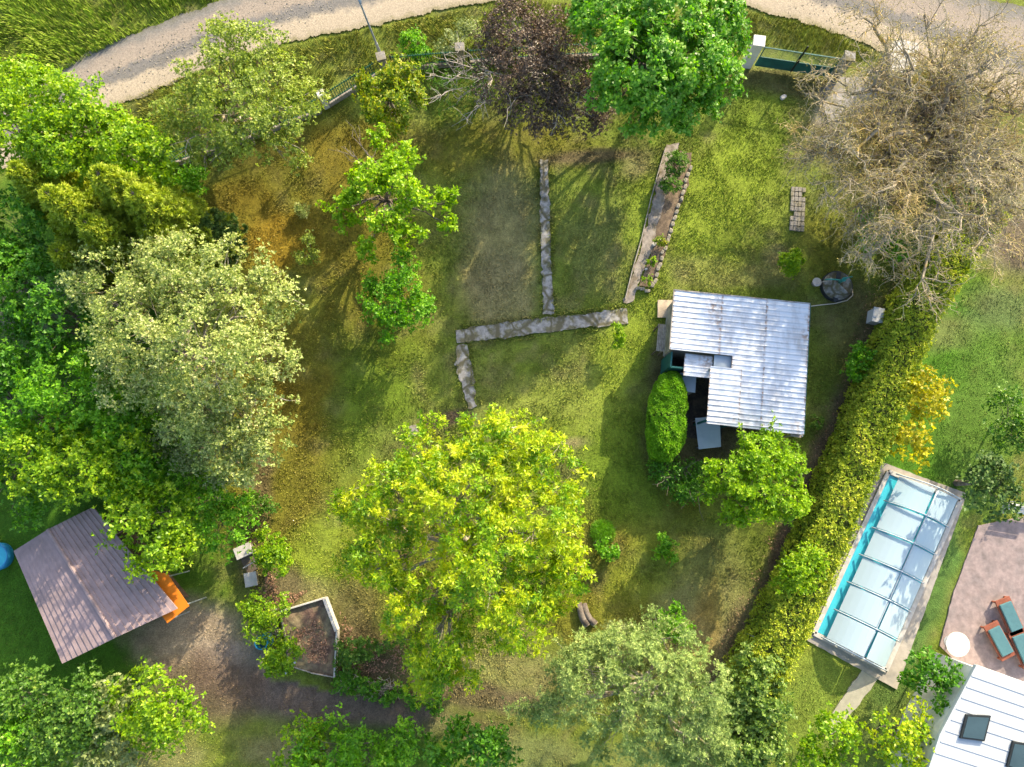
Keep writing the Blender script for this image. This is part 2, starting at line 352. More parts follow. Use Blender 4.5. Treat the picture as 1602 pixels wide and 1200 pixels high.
def roadmat():
    m, t, b = nodes('gravel_road'); N = t.nodes; L = t.links
    tc = N.new('ShaderNodeTexCoord'); at = N.new('ShaderNodeAttribute'); at.attribute_name = 'lat'
    nz = N.new('ShaderNodeTexNoise'); nz.inputs['Scale'].default_value = 1.7; nz.inputs['Detail'].default_value = 8; nz.inputs['Roughness'].default_value = .7
    L.new(tc.outputs['Object'], nz.inputs['Vector'])
    ad = N.new('ShaderNodeMath'); ad.operation = 'MULTIPLY_ADD'; ad.inputs[1].default_value = .75; L.new(nz.outputs['Fac'], ad.inputs[0]); L.new(at.outputs['Fac'], ad.inputs[2])
    r = N.new('ShaderNodeValToRGB'); e = r.color_ramp.elements
    mr = N.new('ShaderNodeMapRange'); mr.inputs[1].default_value = -.65; mr.inputs[2].default_value = 1.4; L.new(ad.outputs[0], mr.inputs[0])
    L.new(mr.outputs[0], r.inputs[0])
    st = [(0,(.33,.29,.17)),(.10,(.50,.42,.31)),(.30,(.55,.46,.34)),(.40,(.24,.225,.205)),(.52,(.25,.235,.22)),(.60,(.42,.35,.28)),(.78,(.39,.33,.27)),(.90,(.27,.255,.23)),(1,(.22,.21,.16))]
    e[0].position = 0; e[0].color = (*st[0][1], 1); e[1].position = 1; e[1].color = (*st[-1][1], 1)
    for p, c in st[1:-1]: q = e.new(p); q.color = (*c, 1)
    vo = N.new('ShaderNodeTexVoronoi'); vo.inputs['Scale'].default_value = 26; L.new(tc.outputs['Object'], vo.inputs['Vector'])
    sp = N.new('ShaderNodeSeparateColor'); L.new(vo.outputs['Color'], sp.inputs[0])
    m2 = N.new('ShaderNodeMapRange'); m2.inputs[3].default_value = .52; m2.inputs[4].default_value = .80; L.new(sp.outputs[0], m2.inputs[0])
    cb = N.new('ShaderNodeCombineColor')
    for k in range(3): L.new(m2.outputs[0], cb.inputs[k])
    mu = N.new('ShaderNodeMix'); mu.data_type = 'RGBA'; mu.blend_type = 'MULTIPLY'; mu.inputs[0].default_value = 1
    L.new(r.outputs[0], mu.inputs[6]); L.new(cb.outputs[0], mu.inputs[7]); L.new(mu.outputs[2], b.inputs['Base Color'])
    b.inputs['Roughness'].default_value = .95; b.inputs['Specular IOR Level'].default_value = .1
    bp = N.new('ShaderNodeBump'); bp.inputs['Strength'].default_value = .5; bp.inputs['Distance'].default_value = .015
    L.new(vo.outputs['Distance'], bp.inputs['Height']); L.new(bp.outputs[0], b.inputs['Normal'])
    return m
M['road'] = roadmat()
strip('gravel_road', [(-160,300,3.4),(0,215,3.4),(120,142,3.4),(240,92,3.5),(370,42,3.6),(560,-6,3.7),(800,-52,3.8),(1050,-56,3.8),(1250,-20,3.9),(1430,34,4.8),(1600,92,5.8),(1760,160,5.4)], M['road'], .03, jit=.12, seed=3)

# loose stones on the road
rg = np.random.default_rng(11); mb = MB(); road_c = [(120,142),(240,92),(370,42),(520,2),(1230,5),(1400,45),(1560,90)]
for k in range(1500):
    j = rg.integers(0, len(road_c)-1)
    if j == 3: j = 1
    t = rg.random(); u = road_c[j][0]*(1-t)+road_c[j+1][0]*t; v = road_c[j][1]*(1-t)+road_c[j+1][1]*t + rg.normal()*16
    c = P(u, v, .04); s = .012+.022*rg.random()**3
    mb.box(c, (s*2, s*1.4, s), rg.random()*3, rg.random())
tag(mb.build('gravel', M['stone'], smooth=False), 'loose stones scattered along the gravel road', 'gravel', kind='stuff')

# ------------------------------------------------------------------ grass
def grass(name, label, polys, dens, h, wd, seed, tall=False, tint=None, avoid=()):
    rg = np.random.default_rng(seed); xs = []; 
    for poly in polys:
        Q = np.array([p[:2] for p in poly]); lo, hi = Q.min(0), Q.max(0)
        n = int(np.prod(hi-lo)*dens); p = lo + rg.random((n, 2))*(hi-lo)
        xs.append(p[inpoly(p[:, 0], p[:, 1], poly)])
    p = np.concatenate(xs)
    for a in avoid: p = p[~inpoly(p[:, 0], p[:, 1], a)]
    nz = fbm(p[:, 0], p[:, 1], 1.1, 30)
    keep = rg.random(len(p)) < np.clip(.35+(nz-.35)*3, .25, 1); p = p[keep]; nz = nz[keep]
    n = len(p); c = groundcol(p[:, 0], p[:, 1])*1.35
    if tint is not None: c = c*.25 + np.array(tint)[None]*.75*(.55+.9*nz)[:, None]
    c = c*(.65+.75*rg.random((n, 1))); 
    y = rg.random((n, 1))**3; c = c*(1-y*.5) + np.array((.30,.24,.10))*y*.5
    hh = h*(.5+.8*rg.random(n))*(.5+nz); an = rg.random(n)*2*math.pi; 
    wa = 1.2+vnoise(p[:,0],p[:,1],2.5,77)*6; lean = (.45 if tall else .6)*hh*(.4+rg.random(n))
    dx = np.cos(an)*.7+np.cos(wa)*.7; dy = np.sin(an)*.7+np.sin(wa)*.7
    b = np.stack([p[:, 0], p[:, 1], np.full(n, -.03)], 1)
    s = np.stack([-np.sin(an), np.cos(an), np.zeros(n)], 1)*(wd*(.6+.8*rg.random(n)))[:, None]/2
    mid = b + np.stack([dx*lean*.35, dy*lean*.35, hh*.6], 1); tip = b + np.stack([dx*lean, dy*lean, hh], 1)
    V = np.stack([b-s, b+s, mid+s*.7, tip, mid-s*.7], 1).reshape(-1, 3)
    F = np.arange(n*5).reshape(n, 5)
    o = mk(name, V, F, M['blades'], col=np.repeat(c, 5, axis=0)); tag(o, label, 'grass', kind='stuff')
VERGE1 = PP([(-60,-60),(350,-60),(345,-2),(220,48),(120,100),(60,135),(-60,190)])
VERGE2 = PP([(130,185),(220,146),(300,116),(420,78),(600,40),(740,10),(800,-6),(900,10),(960,60),(760,88),(600,104),(505,162),(400,200),(200,240)])
VERGE3 = PP([(1150,16),(1240,30),(1320,56),(1380,90),(1300,100),(1200,72),(1150,66)])
grass('tall_grass', 'tall bright green meadow grass beyond the gravel road at top left', [VERGE1], 330, .30, .05, 1, True, (.26,.40,.03))
grass('tall_grass', 'rough yellowish verge grass between gravel road and garden fence', [VERGE2, VERGE3], 260, .20, .032, 2, True, (.26,.28,.04))
grass('lawn_grass', 'short mown mossy grass of the garden lawn', [PLOT], 420, .055, .036, 3)

NEIGH = [PP([(1560,250),(1640,250),(1640,800),(1530,820),(1500,770),(1385,728),(1290,900),(1262,1002),(1402,1085),(1450,1010),(1480,1000),(1440,1200),(1180,1200),(1200,1130),(1310,860),(1390,700),(1480,520),(1540,380)]),
         PP([(-40,300),(0,300),(360,830),(420,1060),(760,1110),(1130,1190),(1130,1230),(-40,1230)])]
grass('neighbour_grass', 'short grass and weeds of the neighbouring gardens', NEIGH, 200, .045, .03, 7)
PE = []
for ln, w_ in (([(851,248),(854,330),(855,410),(859,490)], 11), ([(723,525),(880,507),(981,494)], 16), ([(722,540),(728,590),(740,640)], 14)):
    for sg in (-1, 1):
        a = np.array(ln, float); d = np.gradient(a, axis=0); d /= np.linalg.norm(d, axis=1, keepdims=True); nn0 = np.stack([-d[:,1], d[:,0]], 1)
        PE.append(PP([tuple(q) for q in a+nn0*sg*(w_-6)]+[tuple(q) for q in (a+nn0*sg*(w_+3))[::-1]]))
grass('edge_grass', 'grass tufts creeping over the edges of the concrete paths', PE, 260, .15, .035, 8)

# ------------------------------------------------------------------ foliage
def unit(a): return a/(np.linalg.norm(a, axis=-1, keepdims=True)+1e-9)

def leaves(rg, pos, axis, k, L, W, cone=65, cspread=16, droop=.15, fold=.12, tone=None, tsp=.5):
    """k leaves radiating from every shoot; returns V, F, tone"""
    n = len(pos)*k; p = np.repeat(pos, k, 0); a = np.repeat(unit(axis), k, 0)
    t0 = np.repeat(tone if tone is not None else rg.random(len(pos)), k)
    ref = np.where(np.abs(a[:, 2:3]) < .9, np.array([[0, 0, 1.]]), np.array([[1., 0, 0]]))
    b = unit(np.cross(a, ref)); c = np.cross(a, b)
    ph = rg.random(n)*2*math.pi; th = np.radians(rg.normal(cone, cspread, n))
    d = a*np.cos(th)[:, None] + (b*np.cos(ph)[:, None]+c*np.sin(ph)[:, None])*np.sin(th)[:, None]
    d[:, 2] -= droop*rg.random(n); d = unit(d)
    nn = unit(a - d*np.sum(a*d, 1, keepdims=True) + rg.normal(0, .25, (n, 3))); s = unit(np.cross(d, nn)); nn = np.cross(s, d)
    l = (L*(.6+.7*rg.random(n)))[:, None]; w_ = (W*(.7+.6*rg.random(n)))[:, None]
    p = p + d*l*.12
    V = np.stack([p, p+d*l*.45+s*w_*.5+nn*w_*fold*2, p+d*l, p+d*l*.45-s*w_*.5+nn*w_*fold*2], 1).reshape(-1, 3)
    tn = np.clip(t0*(1-tsp)+rg.random(n)*tsp, 0, 1)
    return V, np.arange(n*4).reshape(n, 4), np.repeat(tn, 4)

def wob(rg, a, b, n=6, amp=.12, sag=0.0):
    a = np.array(a, float); b = np.array(b, float); L = np.linalg.norm(b-a); t = np.linspace(0, 1, n)[:, None]
    p = a*(1-t)+b*t; off = rg.normal(0, amp*L/n, (n, 3)).cumsum(0); off -= off[-1]*t; off[0] = 0
    p = p+off*1.0; p[:, 2] += (np.sin(t[:, 0]*math.pi))*sag*L
    return p

def tree(name, label, cat, blobs, mat, seed, hub=None, hz=2.0, trunk_r=.16, cd=1.7, spc=7, csz=.30, k=6, L=.16, W=.075, cone=65,
         droop=.15, tsp=.5, up=.6, bark='bark', group=None, crown_name='crown', twigs=True, fill=.25, lean=(0,0), bare=None, extra=None, low=-.35, rz=.85, big=1.0):
    """blobs: [(u, v, z, r_px, [rz factor])] the lobes of the crown, each at its own height"""
    rg = np.random.default_rng(seed); sm = len(blobs) and blobs[0][3]*PX() < .95
    spc = int(spc*(2.3 if sm else 2.7)); cd = cd*(1.4 if sm else 1.35); L *= 1.0 if sm else .90; W *= 1.25 if sm else 1.02
    B = []
    for b in blobs:
        c = P(b[0], b[1], b[2]); r = b[3]*PX(b[2]); B.append((c, r, b[4] if len(b) > 4 else rz))
    if hub is None: hb = np.mean([c for c, r, q in B], axis=0)
    else: hb = P(hub[0], hub[1], hz)
    base = np.array((hb[0]+lean[0], hb[1]+lean[1], -.05)); hubp = np.array((hb[0], hb[1], hz))
    root = thing(name, label, cat, base, group)
    polys = []
    tp = wob(rg, base, hubp, 7, .12); polys.append((tp, np.linspace(trunk_r*1.25, trunk_r*.8, 7)))
    pos, axs, ton = [], [], []
    for c, r, q in B:
        c0 = c.copy(); c0[2] -= r*q*.35
        limb = wob(rg, hubp, c0, 8, .25, .06); polys.append((limb, np.linspace(trunk_r*.55, trunk_r*.16+.01, 8)))
        n = max(5, int(4*math.pi*r*r*cd*(1+q)/2))
        d = unit(rg.normal(size=(n, 3))); d = d[d[:, 2] > low]; n = len(d)
        bump = 1+.16*np.sin(d[:, 0]*5+rg.random()*6)*np.cos(d[:, 1]*6+rg.random()*6)
        rad = np.where(rg.random(n) < fill, rg.uniform(.25, .75, n), rg.uniform(.8, 1.08, n))*bump
        cc = c + d*rad[:, None]*np.array((r, r, r*q))
        ok = np.ones(n, bool)
        for c2, r2, q2 in B:
            if c2 is c: continue
            ok &= np.linalg.norm((cc-c2)/np.array((r2, r2, r2*q2)), axis=1) > .62
        ok &= cc[:, 2] > .25
        cc = cc[ok]; d = d[ok]
        if twigs:
            for j in range(0, len(cc), 2):
                st = limb[rg.integers(3, 8)]; polys.append((wob(rg, st, cc[j], 5, .25, .05), [trunk_r*.12+.008, .014*big, .012, .009, .005]))
        m = spc; ct = rg.random(len(cc))
        sp = np.repeat(cc, m, 0) + rg.normal(0, csz, (len(cc)*m, 3))*np.array((1, 1, .75)) + np.repeat(d, m, 0)*(rg.random((len(cc)*m, 1))*csz*.8)
        aa = np.repeat(d, m, 0)*.6 + np.array((0, 0, up)) + rg.normal(0, .4, (len(cc)*m, 3))
        pos.append(sp); axs.append(aa); ton.append(np.clip(np.repeat(ct, m)*.75+rg.random(len(sp))*.25, 0, 1))
    if extra:      # protruding sprays: (u, v, z, u2, v2, z2, n)
        for u, v, z, u2, v2, z2, nn in extra:
            a, b = P(u, v, z), P(u2, v2, z2); q = wob(rg, a, b, 6, .2); polys.append((q, np.linspace(.03, .008, 6)))
            t = rg.random((nn, 1))**.7; sp = a*(1-t)+b*t + rg.normal(0, csz*.5, (nn, 3)); pos.append(sp)
            axs.append(unit(b-a)*.5+np.array((0, 0, .6))+rg.normal(0, .4, (nn, 3))); ton.append(rg.random(nn))
    if bare:       # leafless grey twigs poking out
        for u, v, z, u2, v2, z2, nn in bare:
            a, b = P(u, v, z), P(u2, v2, z2); q = wob(rg, a, b, 6, .3); polys.append((q, np.linspace(.04, .014, 6)))
            for _ in range(nn):
                s = q[rg.integers(2, 6)]; e = s+unit(b-a)*.35+rg.normal(0, .38, 3); e[2] = max(e[2], .1); polys.append((wob(rg, s, e, 4, .3), [.014, .012, .009, .006]))
    V, F = tubes(polys, 5); mk('trunk', V, F, M[bark], root, smooth=True)
    V, F, T = leaves(rg, np.concatenate(pos), np.concatenate(axs), k, L, W, cone=cone, droop=droop, tone=np.concatenate(ton), tsp=tsp)
    mk(crown_name, V, F, mat, root, attrs={'tone': T})
    return root

LM = {}
LM['big'] = leafmat('yellow_green_leaves', [(0,(.050,.140,.003)),(.3,(.11,.23,.004)),(.55,(.25,.34,.006)),(.85,(.37,.41,.010)),(.95,(.40,.38,.02)),(1,(.42,.24,.05))])
LM['vivid'] = leafmat('vivid_green_leaves', [(0,(.065,.17,.004)),(.4,(.15,.28,.006)),(.8,(.29,.42,.010)),(1,(.39,.46,.04))], transl=.4)
LM['apple'] = leafmat('pale_apple_leaves', [(0,(.07,.12,.02)),(.3,(.15,.21,.04)),(.6,(.31,.36,.10)),(.88,(.45,.46,.20)),(1,(.52,.42,.28))], transl=.3)
LM['silver'] = leafmat('grey_green_leaves', [(0,(.08,.11,.035)),(.4,(.16,.20,.06)),(.8,(.28,.33,.13)),(1,(.38,.42,.22))], transl=.3)
LM['fruit'] = leafmat('pale_green_leaves', [(0,(.07,.12,.015)),(.4,(.16,.22,.03)),(.8,(.30,.36,.06)),(1,(.40,.41,.14))], transl=.35)
LM['lime'] = leafmat('lime_leaves', [(0,(.060,.14,.004)),(.4,(.13,.25,.006)),(.8,(.27,.38,.010)),(1,(.36,.42,.04))], transl=.4)
LM['bright'] = leafmat('bright_green_leaves', [(0,(.040,.13,.006)),(.4,(.09,.24,.008)),(.8,(.18,.36,.015)),(1,(.30,.42,.05))], transl=.4)
LM['maple'] = leafmat('maple_leaves', [(0,(.035,.12,.008)),(.4,(.080,.22,.012)),(.8,(.18,.34,.03)),(1,(.38,.46,.12))], transl=.35)
LM['mid'] = leafmat('mid_green_leaves', [(0,(.030,.085,.008)),(.4,(.065,.15,.015)),(.8,(.13,.23,.03)),(1,(.24,.30,.05))], transl=.35)
LM['deep'] = leafmat('deep_green_leaves', [(0,(.03,.10,.005)),(.5,(.065,.19,.010)),(1,(.15,.30,.018))], transl=.35)
LM['red'] = leafmat('green_and_copper_leaves', [(0,(.05,.11,.006)),(.4,(.13,.21,.010)),(.75,(.30,.32,.015)),(.92,(.36,.26,.03)),(1,(.34,.12,.03))], transl=.35)
LM['copper'] = leafmat('copper_leaves', [(0,(.028,.020,.014)),(.45,(.075,.052,.036)),(.85,(.15,.105,.070)),(1,(.22,.15,.09))], transl=.2)
LM['spruce'] = leafmat('spruce_needles', [(0,(.06,.11,.008)),(.35,(.15,.22,.014)),(.7,(.27,.33,.02)),(1,(.42,.43,.05))], transl=.2, rough=.6)
LM['spruce_dark'] = leafmat('dark_spruce_needles', [(0,(.02,.05,.008)),(.5,(.05,.10,.018)),(1,(.10,.17,.03))], transl=.15, rough=.6)
LM['pine'] = leafmat('pine_needles', [(0,(.06,.11,.03)),(.35,(.14,.21,.05)),(.75,(.28,.36,.10)),(1,(.40,.43,.15))], transl=.2, rough=.6)
LM['thuja'] = leafmat('thuja_sprays', [(0,(.08,.15,.010)),(.35,(.20,.27,.018)),(.7,(.38,.42,.03)),(.93,(.48,.46,.05)),(1,(.32,.20,.06))], transl=.2, rough=.6)
LM['thuja_green'] = leafmat('clipped_green_sprays', [(0,(.06,.16,.006)),(.5,(.14,.31,.010)),(1,(.27,.45,.02))], transl=.3, rough=.6)
LM['ivy'] = leafmat('ivy_leaves', [(0,(.05,.11,.015)),(.5,(.13,.21,.03)),(1,(.28,.36,.09))], transl=.3)
LM['bud'] = leafmat('yellow_brown_buds', [(0,(.12,.12,.03)),(.5,(.22,.20,.05)),(1,(.34,.27,.08))], transl=.2)
LM['yellow'] = leafmat('yellow_shrub_leaves', [(0,(.18,.18,.004)),(.5,(.34,.32,.008)),(1,(.48,.44,.012))], transl=.35)
LM['dry'] = leafmat('dry_leaves', [(0,(.12,.06,.035)),(.5,(.22,.12,.07)),(1,(.30,.19,.12))], transl=.1)

# ================================================================== BUILDINGS AND PAVED THINGS
def jag(poly, step=.18, amp=.03, seed=0):
    rg = np.random.default_rng(seed); out = []; n = len(poly)
    for i in range(n):
        a = np.array(poly[i][:2]); b = np.array(poly[(i+1) % n][:2]); m = max(1, int(np.linalg.norm(b-a)/step))
        for q in range(m): out.append(a+(b-a)*q/m+rg.normal(0, amp, 2))
    return out
def slab(name, label, cat, pts, mat, h=.04, z0=-.04, amp=.035, seed=0, kind=None, group=None, step=.18):
    mb = MB().prism(jag(PP(pts), step, amp, seed), z0, h)
    return tag(mb.build(name, mat), label, cat, group, kind)
slab('concrete_path', None, None, [(845,250),(857,250),(860,330),(862,410),(867,490),(850,492),(847,400),(845,320)], M['concrete'], .035, seed=1, amp=.03, kind='structure')
slab('concrete_path', None, None, [(723,514),(800,503),(880,495),(940,488),(979,482),(983,506),(900,514),(820,525),(760,532),(727,536)], M['concrete'], .045, seed=2, amp=.035, kind='structure')
slab('concrete_path', None, None, [(712,538),(731,538),(741,590),(746,636),(732,640),(722,600),(713,570)], M['concrete'], .035, seed=3, amp=.045, kind='structure')
slab('concrete_path', None, None, [(713,517),(726,516),(729,536),(716,538)], M['concrete'], .05, seed=4, amp=.02, kind='structure')
slab('stepping_slab', 'worn brown concrete slab half hidden above the big yellow-green tree', 'slab', [(636,668),(652,664),(655,680),(640,684)], M['paver'], .03, seed=5)
# bed path: grey strip with a thin board on its left
slab('soil_path', None, None, [(1042,228),(1062,225),(1048,290),(1026,380),(1004,430),(990,474),(976,472),(1000,395),(1020,320),(1032,262)], simple('path_earth', (.27,.235,.20), .95, var=.35, scale=6, c2=(.16,.13,.09)), .02, seed=6, amp=.04, kind='structure')
mb = MB(); L_ = [(1041,232),(1032,262),(1018,312),(1004,372),(990,420),(978,468)]
for a, b in zip(L_[:-1], L_[1:]): mb.bar(P(*a, .05), P(*b, .05), .05, .14)
tag(mb.build('edging_board', M['wood_grey'], bevel=.005), 'thin grey edging board along the left side of the planting bed', 'edging')
slab('bed_soil', None, None, [(1064,236),(1082,240),(1078,290),(1056,340),(1040,400),(1018,450),(1000,448),(1018,400),(1030,350),(1046,290)], M['soil'], .03, seed=7, amp=.03, kind='structure')
# edging stones, each one a thing
rg = np.random.default_rng(21); row = [(1080,262),(1071,292),(1062,322),(1052,350),(1043,378),(1034,405),(1027,430),(1020,455)]
stones = []
for a, b in zip(row[:-1], row[1:]):
    for q in range(3): stones.append((a[0]+(b[0]-a[0])*q/3, a[1]+(b[1]-a[1])*q/3, math.atan2(-(b[1]-a[1]), b[0]-a[0])))
for q in range(3): stones.append((1014-q*8, 454-q*2, .1))
def rock(c, sx, sy, sz, rz, rg):
    import bmesh
    V = []; F = []
    nu, nv = 8, 5
    for j in range(nv+1):
        th = math.pi*j/nv
        for i in range(nu):
            ph = 2*math.pi*i/nu; d = np.array((math.sin(th)*math.cos(ph), math.sin(th)*math.sin(ph), math.cos(th)))
            d = np.sign(d)*np.abs(d)**.55*(1+rg.normal(0, .06))
            x, y = d[0]*sx, d[1]*sy; V.append((c[0]+x*math.cos(rz)-y*math.sin(rz), c[1]+x*math.sin(rz)+y*math.cos(rz), c[2]+d[2]*sz))
    for j in range(nv):
        for i in range(nu): F.append([j*nu+i, (j+1)*nu+i, (j+1)*nu+(i+1) % nu, j*nu+(i+1) % nu])
    return V, F
ORD = ['topmost','second','third','fourth','fifth','sixth','seventh','eighth','ninth','tenth','eleventh','twelfth','thirteenth','fourteenth','fifteenth','sixteenth','seventeenth','eighteenth','nineteenth','twentieth','twenty-first']
for si, (u, v, a) in enumerate(stones):
    lab = (ORD[si]+' pale stone from the top in the row edging the planting bed') if si < 21 else ('right','middle','left')[si-21]+' one of three pale stones closing the lower end of the planting bed'
    c = P(u+rg.normal()*1., v+rg.normal()*1., .06); V, F = rock(c, .13+rg.random()*.03, .08+rg.random()*.03, .08, a+rg.normal()*.15, rg)
    tag(mk('edging_stone', V, F, M['stone']), lab, 'stone', 'stones edging the planting bed')
for u, v, s, lab in ((1024,382,.14,'white boulder lying in the planting bed near its lower end'),(1225,152,.17,'flat grey stone on the shaded lawn below the green gate'),(1011,421,.08,'small pale pebble stone lying at the foot of the planting bed')):
    V, F = rock(P(u, v, .06), s, s*.7, s*.5, .6, rg); tag(mk('garden_stone', V, F, M['concrete_light']), lab, 'stone')
# paving pad of small pavers, two columns
mb = MB(); a, b = P(1249,293), P(1246,362); ang = math.atan2(b[1]-a[1], b[0]-a[0])
dd = (b-a)/np.linalg.norm(b-a); nn_ = np.array((-dd[1], dd[0], 0)); Lp = np.linalg.norm(b-a)
for i in range(9):
    for j in range(4):
        if (i, j) in ((1,3),(5,0)): continue
        c = a+dd*(Lp*(i+.5)/9)+nn_*(j-1.5)*.19+np.array((0,0,.01)); mb.box(c+np.array((rg.normal()*.008, rg.normal()*.008, 0)), (Lp/9-.03, .17, .09), ang+rg.normal()*.02)
tag(mb.build('paving_pad', M['paver'], bevel=.008), 'narrow pad of weathered grey pavers set in the lawn below the gate', 'paving')
# concrete apron below the walnut
slab('concrete_apron', None, None, [(1296,124),(1400,118),(1420,150),(1370,160),(1325,186),(1294,190),(1288,160)], simple('apron', (.26,.245,.23), .9, var=.3, scale=4, c2=(.15,.14,.09)), .03, seed=8, amp=.05, kind='structure')
slab('doorstep', 'sandy square concrete doorstep at the left side of the shed', 'doorstep', [(1029,470),(1054,470),(1052,498),(1028,497)], simple('sandy_slab', (.50,.40,.28), .9, var=.15, scale=5), .09, seed=9, amp=.008)

# ---- the shed
def roofmat():
    m, t, b = nodes('white_corrugated_sheet'); N = t.nodes; L = t.links
    tc = N.new('ShaderNodeTexCoord'); n1 = N.new('ShaderNodeTexNoise'); n1.inputs['Scale'].default_value = .9; n1.inputs['Detail'].default_value = 10; n1.inputs['Roughness'].default_value = .65
    mp = N.new('ShaderNodeMapping'); mp.inputs['Scale'].default_value = (2.2, .8, 1); mp.inputs['Rotation'].default_value = (0, 0, .1)
    L.new(tc.outputs['Object'], mp.inputs[0]); L.new(mp.outputs[0], n1.inputs['Vector'])
    r = N.new('ShaderNodeValToRGB'); e = r.color_ramp.elements; e[0].position = .22; e[0].color = (.34,.30,.27,1); e[1].position = .56; e[1].color = (.57,.61,.66,1)
    q = e.new(.38); q.color = (.44,.455,.48,1)
    L.new(n1.outputs['Fac'], r.inputs[0])
    at = N.new('ShaderNodeAttribute'); at.attribute_name = 'rust'
    n2 = N.new('ShaderNodeTexNoise'); n2.inputs['Scale'].default_value = 6; n2.inputs['Detail'].default_value = 6; L.new(tc.outputs['Object'], n2.inputs['Vector'])
    mm = N.new('ShaderNodeMath'); mm.operation = 'MULTIPLY'; L.new(at.outputs['Fac'], mm.inputs[0]); 
    mr = N.new('ShaderNodeMapRange'); mr.inputs[1].default_value = .38; mr.inputs[2].default_value = .6; L.new(n2.outputs['Fac'], mr.inputs[0]); L.new(mr.outputs[0], mm.inputs[1])
    mx = N.new('ShaderNodeMix'); mx.data_type = 'RGBA'; mx.inputs[7].default_value = (.25,.17,.12,1); L.new(mm.outputs[0], mx.inputs[0]); L.new(r.outputs[0], mx.inputs[6])
    L.new(mx.outputs[2], b.inputs['Base Color']); b.inputs['Roughness'].default_value = .5; b.inputs['Metallic'].default_value = .0
    return m
M['roof'] = roofmat()
SZ = 2.5
def SH(u, v, z=SZ):
    """shed frame: u to the right, v down along the roof, in photo units at roof height -> world"""
    a = P(1055, 453, SZ); b = P(1267, 475, SZ); e = (b-a)/213.0; n = np.array((e[1], -e[0], 0))
    return a + e*u + n*v + np.array((0, 0, z-SZ))
shed = thing('garden_shed', 'garden shed with white corrugated metal roof beside the clipped green bush', 'shed', SH(120, 110, 0))
def corr(name, u0, u1, v0, v1, z, parent, seed=0, rusty=(), tilt=0.0, amp=.014):
    """corrugated sheet: waves run along u"""
    per = 8.4; n = int((v1-v0)/per*8); vs = np.linspace(v0, v1, n+1); us = np.linspace(u0, u1, 22); rg = np.random.default_rng(seed)
    V = []; ru = []
    for v in vs:
        for u in us:
            ph = 2*math.pi*(v/per); q = max(0, math.cos(ph))**5
            V.append(SH(u, v, z+amp*2.6*q+tilt*(v-v0)+.006*math.sin(u*.11+seed))); s = 0
            for (ru_, rv, rr, st) in rusty: s = max(s, st*max(0, 1-math.hypot((u-ru_)/rr, (v-rv)/(rr*1.3))))
            ed = min(u-u0, u1-u); s = max(s, (1.3*max(0, 1-ed/3.0))*(.5+.5*(rg.random() > .4)))
            gl = 1-min(1, abs(((v/per+.5) % 1)-.5-.16)/.07); ru.append(max(s*(.75+.4*(1-q)), .55*max(0, gl)*(.5+.5*rg.random())))  # gl: thin dark line along one foot of each rib, besides rust
    m = len(us); i = (np.arange(n)[:, None]*m+np.arange(m-1)[None, :]).ravel()
    F = np.stack([i, i+m, i+m+1, i+1], 1)
    V = np.array(V); nb = len(V); V2 = V.copy(); V2[:, 2] -= .008
    F = np.concatenate([F, F[:, ::-1]+nb]); 
    return mk(name, np.concatenate([V, V2]), F, M['roof'], parent, attrs={'rust': ru+ru})
corr('roof_sheet', 0, 77, 0, 96, SZ+.000, shed, 1, rusty=((62,22,16,1.),(70,42,14,.9),(60,12,10,.6)))
corr('roof_sheet', 76, 147, 0, 96, SZ+.012, shed, 2, rusty=((77,60,6,.9),(100,25,8,.3)))
corr('roof_sheet', 97, 150, 96, 206, SZ+.006, shed, 3, rusty=((110,190,12,.5),))
corr('roof_sheet', 146, 213, 0, 207, SZ+.024, shed, 4, rusty=((208,52,11,1.),(211,25,8,.9),(205,198,16,.8),(150,198,16,.6)))
corr('porch_roof', 63, 112, 117, 206, SZ+.16, shed, 5, rusty=((70,200,10,.5),(104,195,10,.6)))
corr('low_roof', 26, 70, 98, 133, SZ-.30, shed, 6, rusty=((60,104,18,1.0),))
MB().prism([SH(u, v) for u, v in ((71,96),(98,96),(98,119),(71,119))], SZ-.2, SZ-.17).build('roof_panel', M['sheet_blue'], shed)
# dark lap line under the raised sheet ends, roof battens, walls
mb = MB()
for (u0, v0, u1, v1) in ((2,3,211,3),(2,94,211,94),(99,150,211,150),(99,204,211,204)): mb.bar(SH(u0, v0, SZ-.06), SH(u1, v1, SZ-.06), .08, .09)
for u in (4,77,146,210): mb.bar(SH(u, 1, SZ-.15), SH(u, 95 if u < 90 else 205, SZ-.15), .07, .09)
mb.build('roof_beam', M['wood_dark'], shed)
def wallpoly(pts, h0, h1, th=3): 
    mb = MB()
    for a, b in zip(pts[:-1], pts[1:]):
        pa, pb = SH(*a, 0), SH(*b, 0); d = (pb-pa)/np.linalg.norm(pb-pa); n = np.array((-d[1], d[0], 0))*.04
        mb.prism([pa-n, pb-n, pb+n, pa+n], h0, h1)
    return mb
M['wall_boards'] = simple('grey_wall_boards', (.32,.30,.27), .85, var=.3, scale=5, c2=(.2,.18,.15))
wallpoly([(8,8),(205,8),(205,196),(114,196),(114,91),(8,91),(8,8)], -.05, SZ-.2).build('wall', M['wall_boards'], shed)
mb = MB()
for u in range(10, 205, 6): mb.bar(SH(u, 6.6, .05), SH(u, 6.6, SZ-.25), .03, .02)
for v in range(10, 196, 6): mb.bar(SH(206.4, v, .05), SH(206.4, v, SZ-.25), .03, .02)
mb.build('wall_batten', M['wood_grey'], shed)
wallpoly([(6,97),(6,121),(27,121)], -.05, SZ-.35).build('porch_wall', M['teal'], shed)
for u, v in ((66,200),(108,200),(66,121),(30,130)): MB().bar(SH(u, v, -.05), SH(u, v, SZ-(.45 if u == 30 else .02)), .09, .09).build('post', M['teal'], shed)
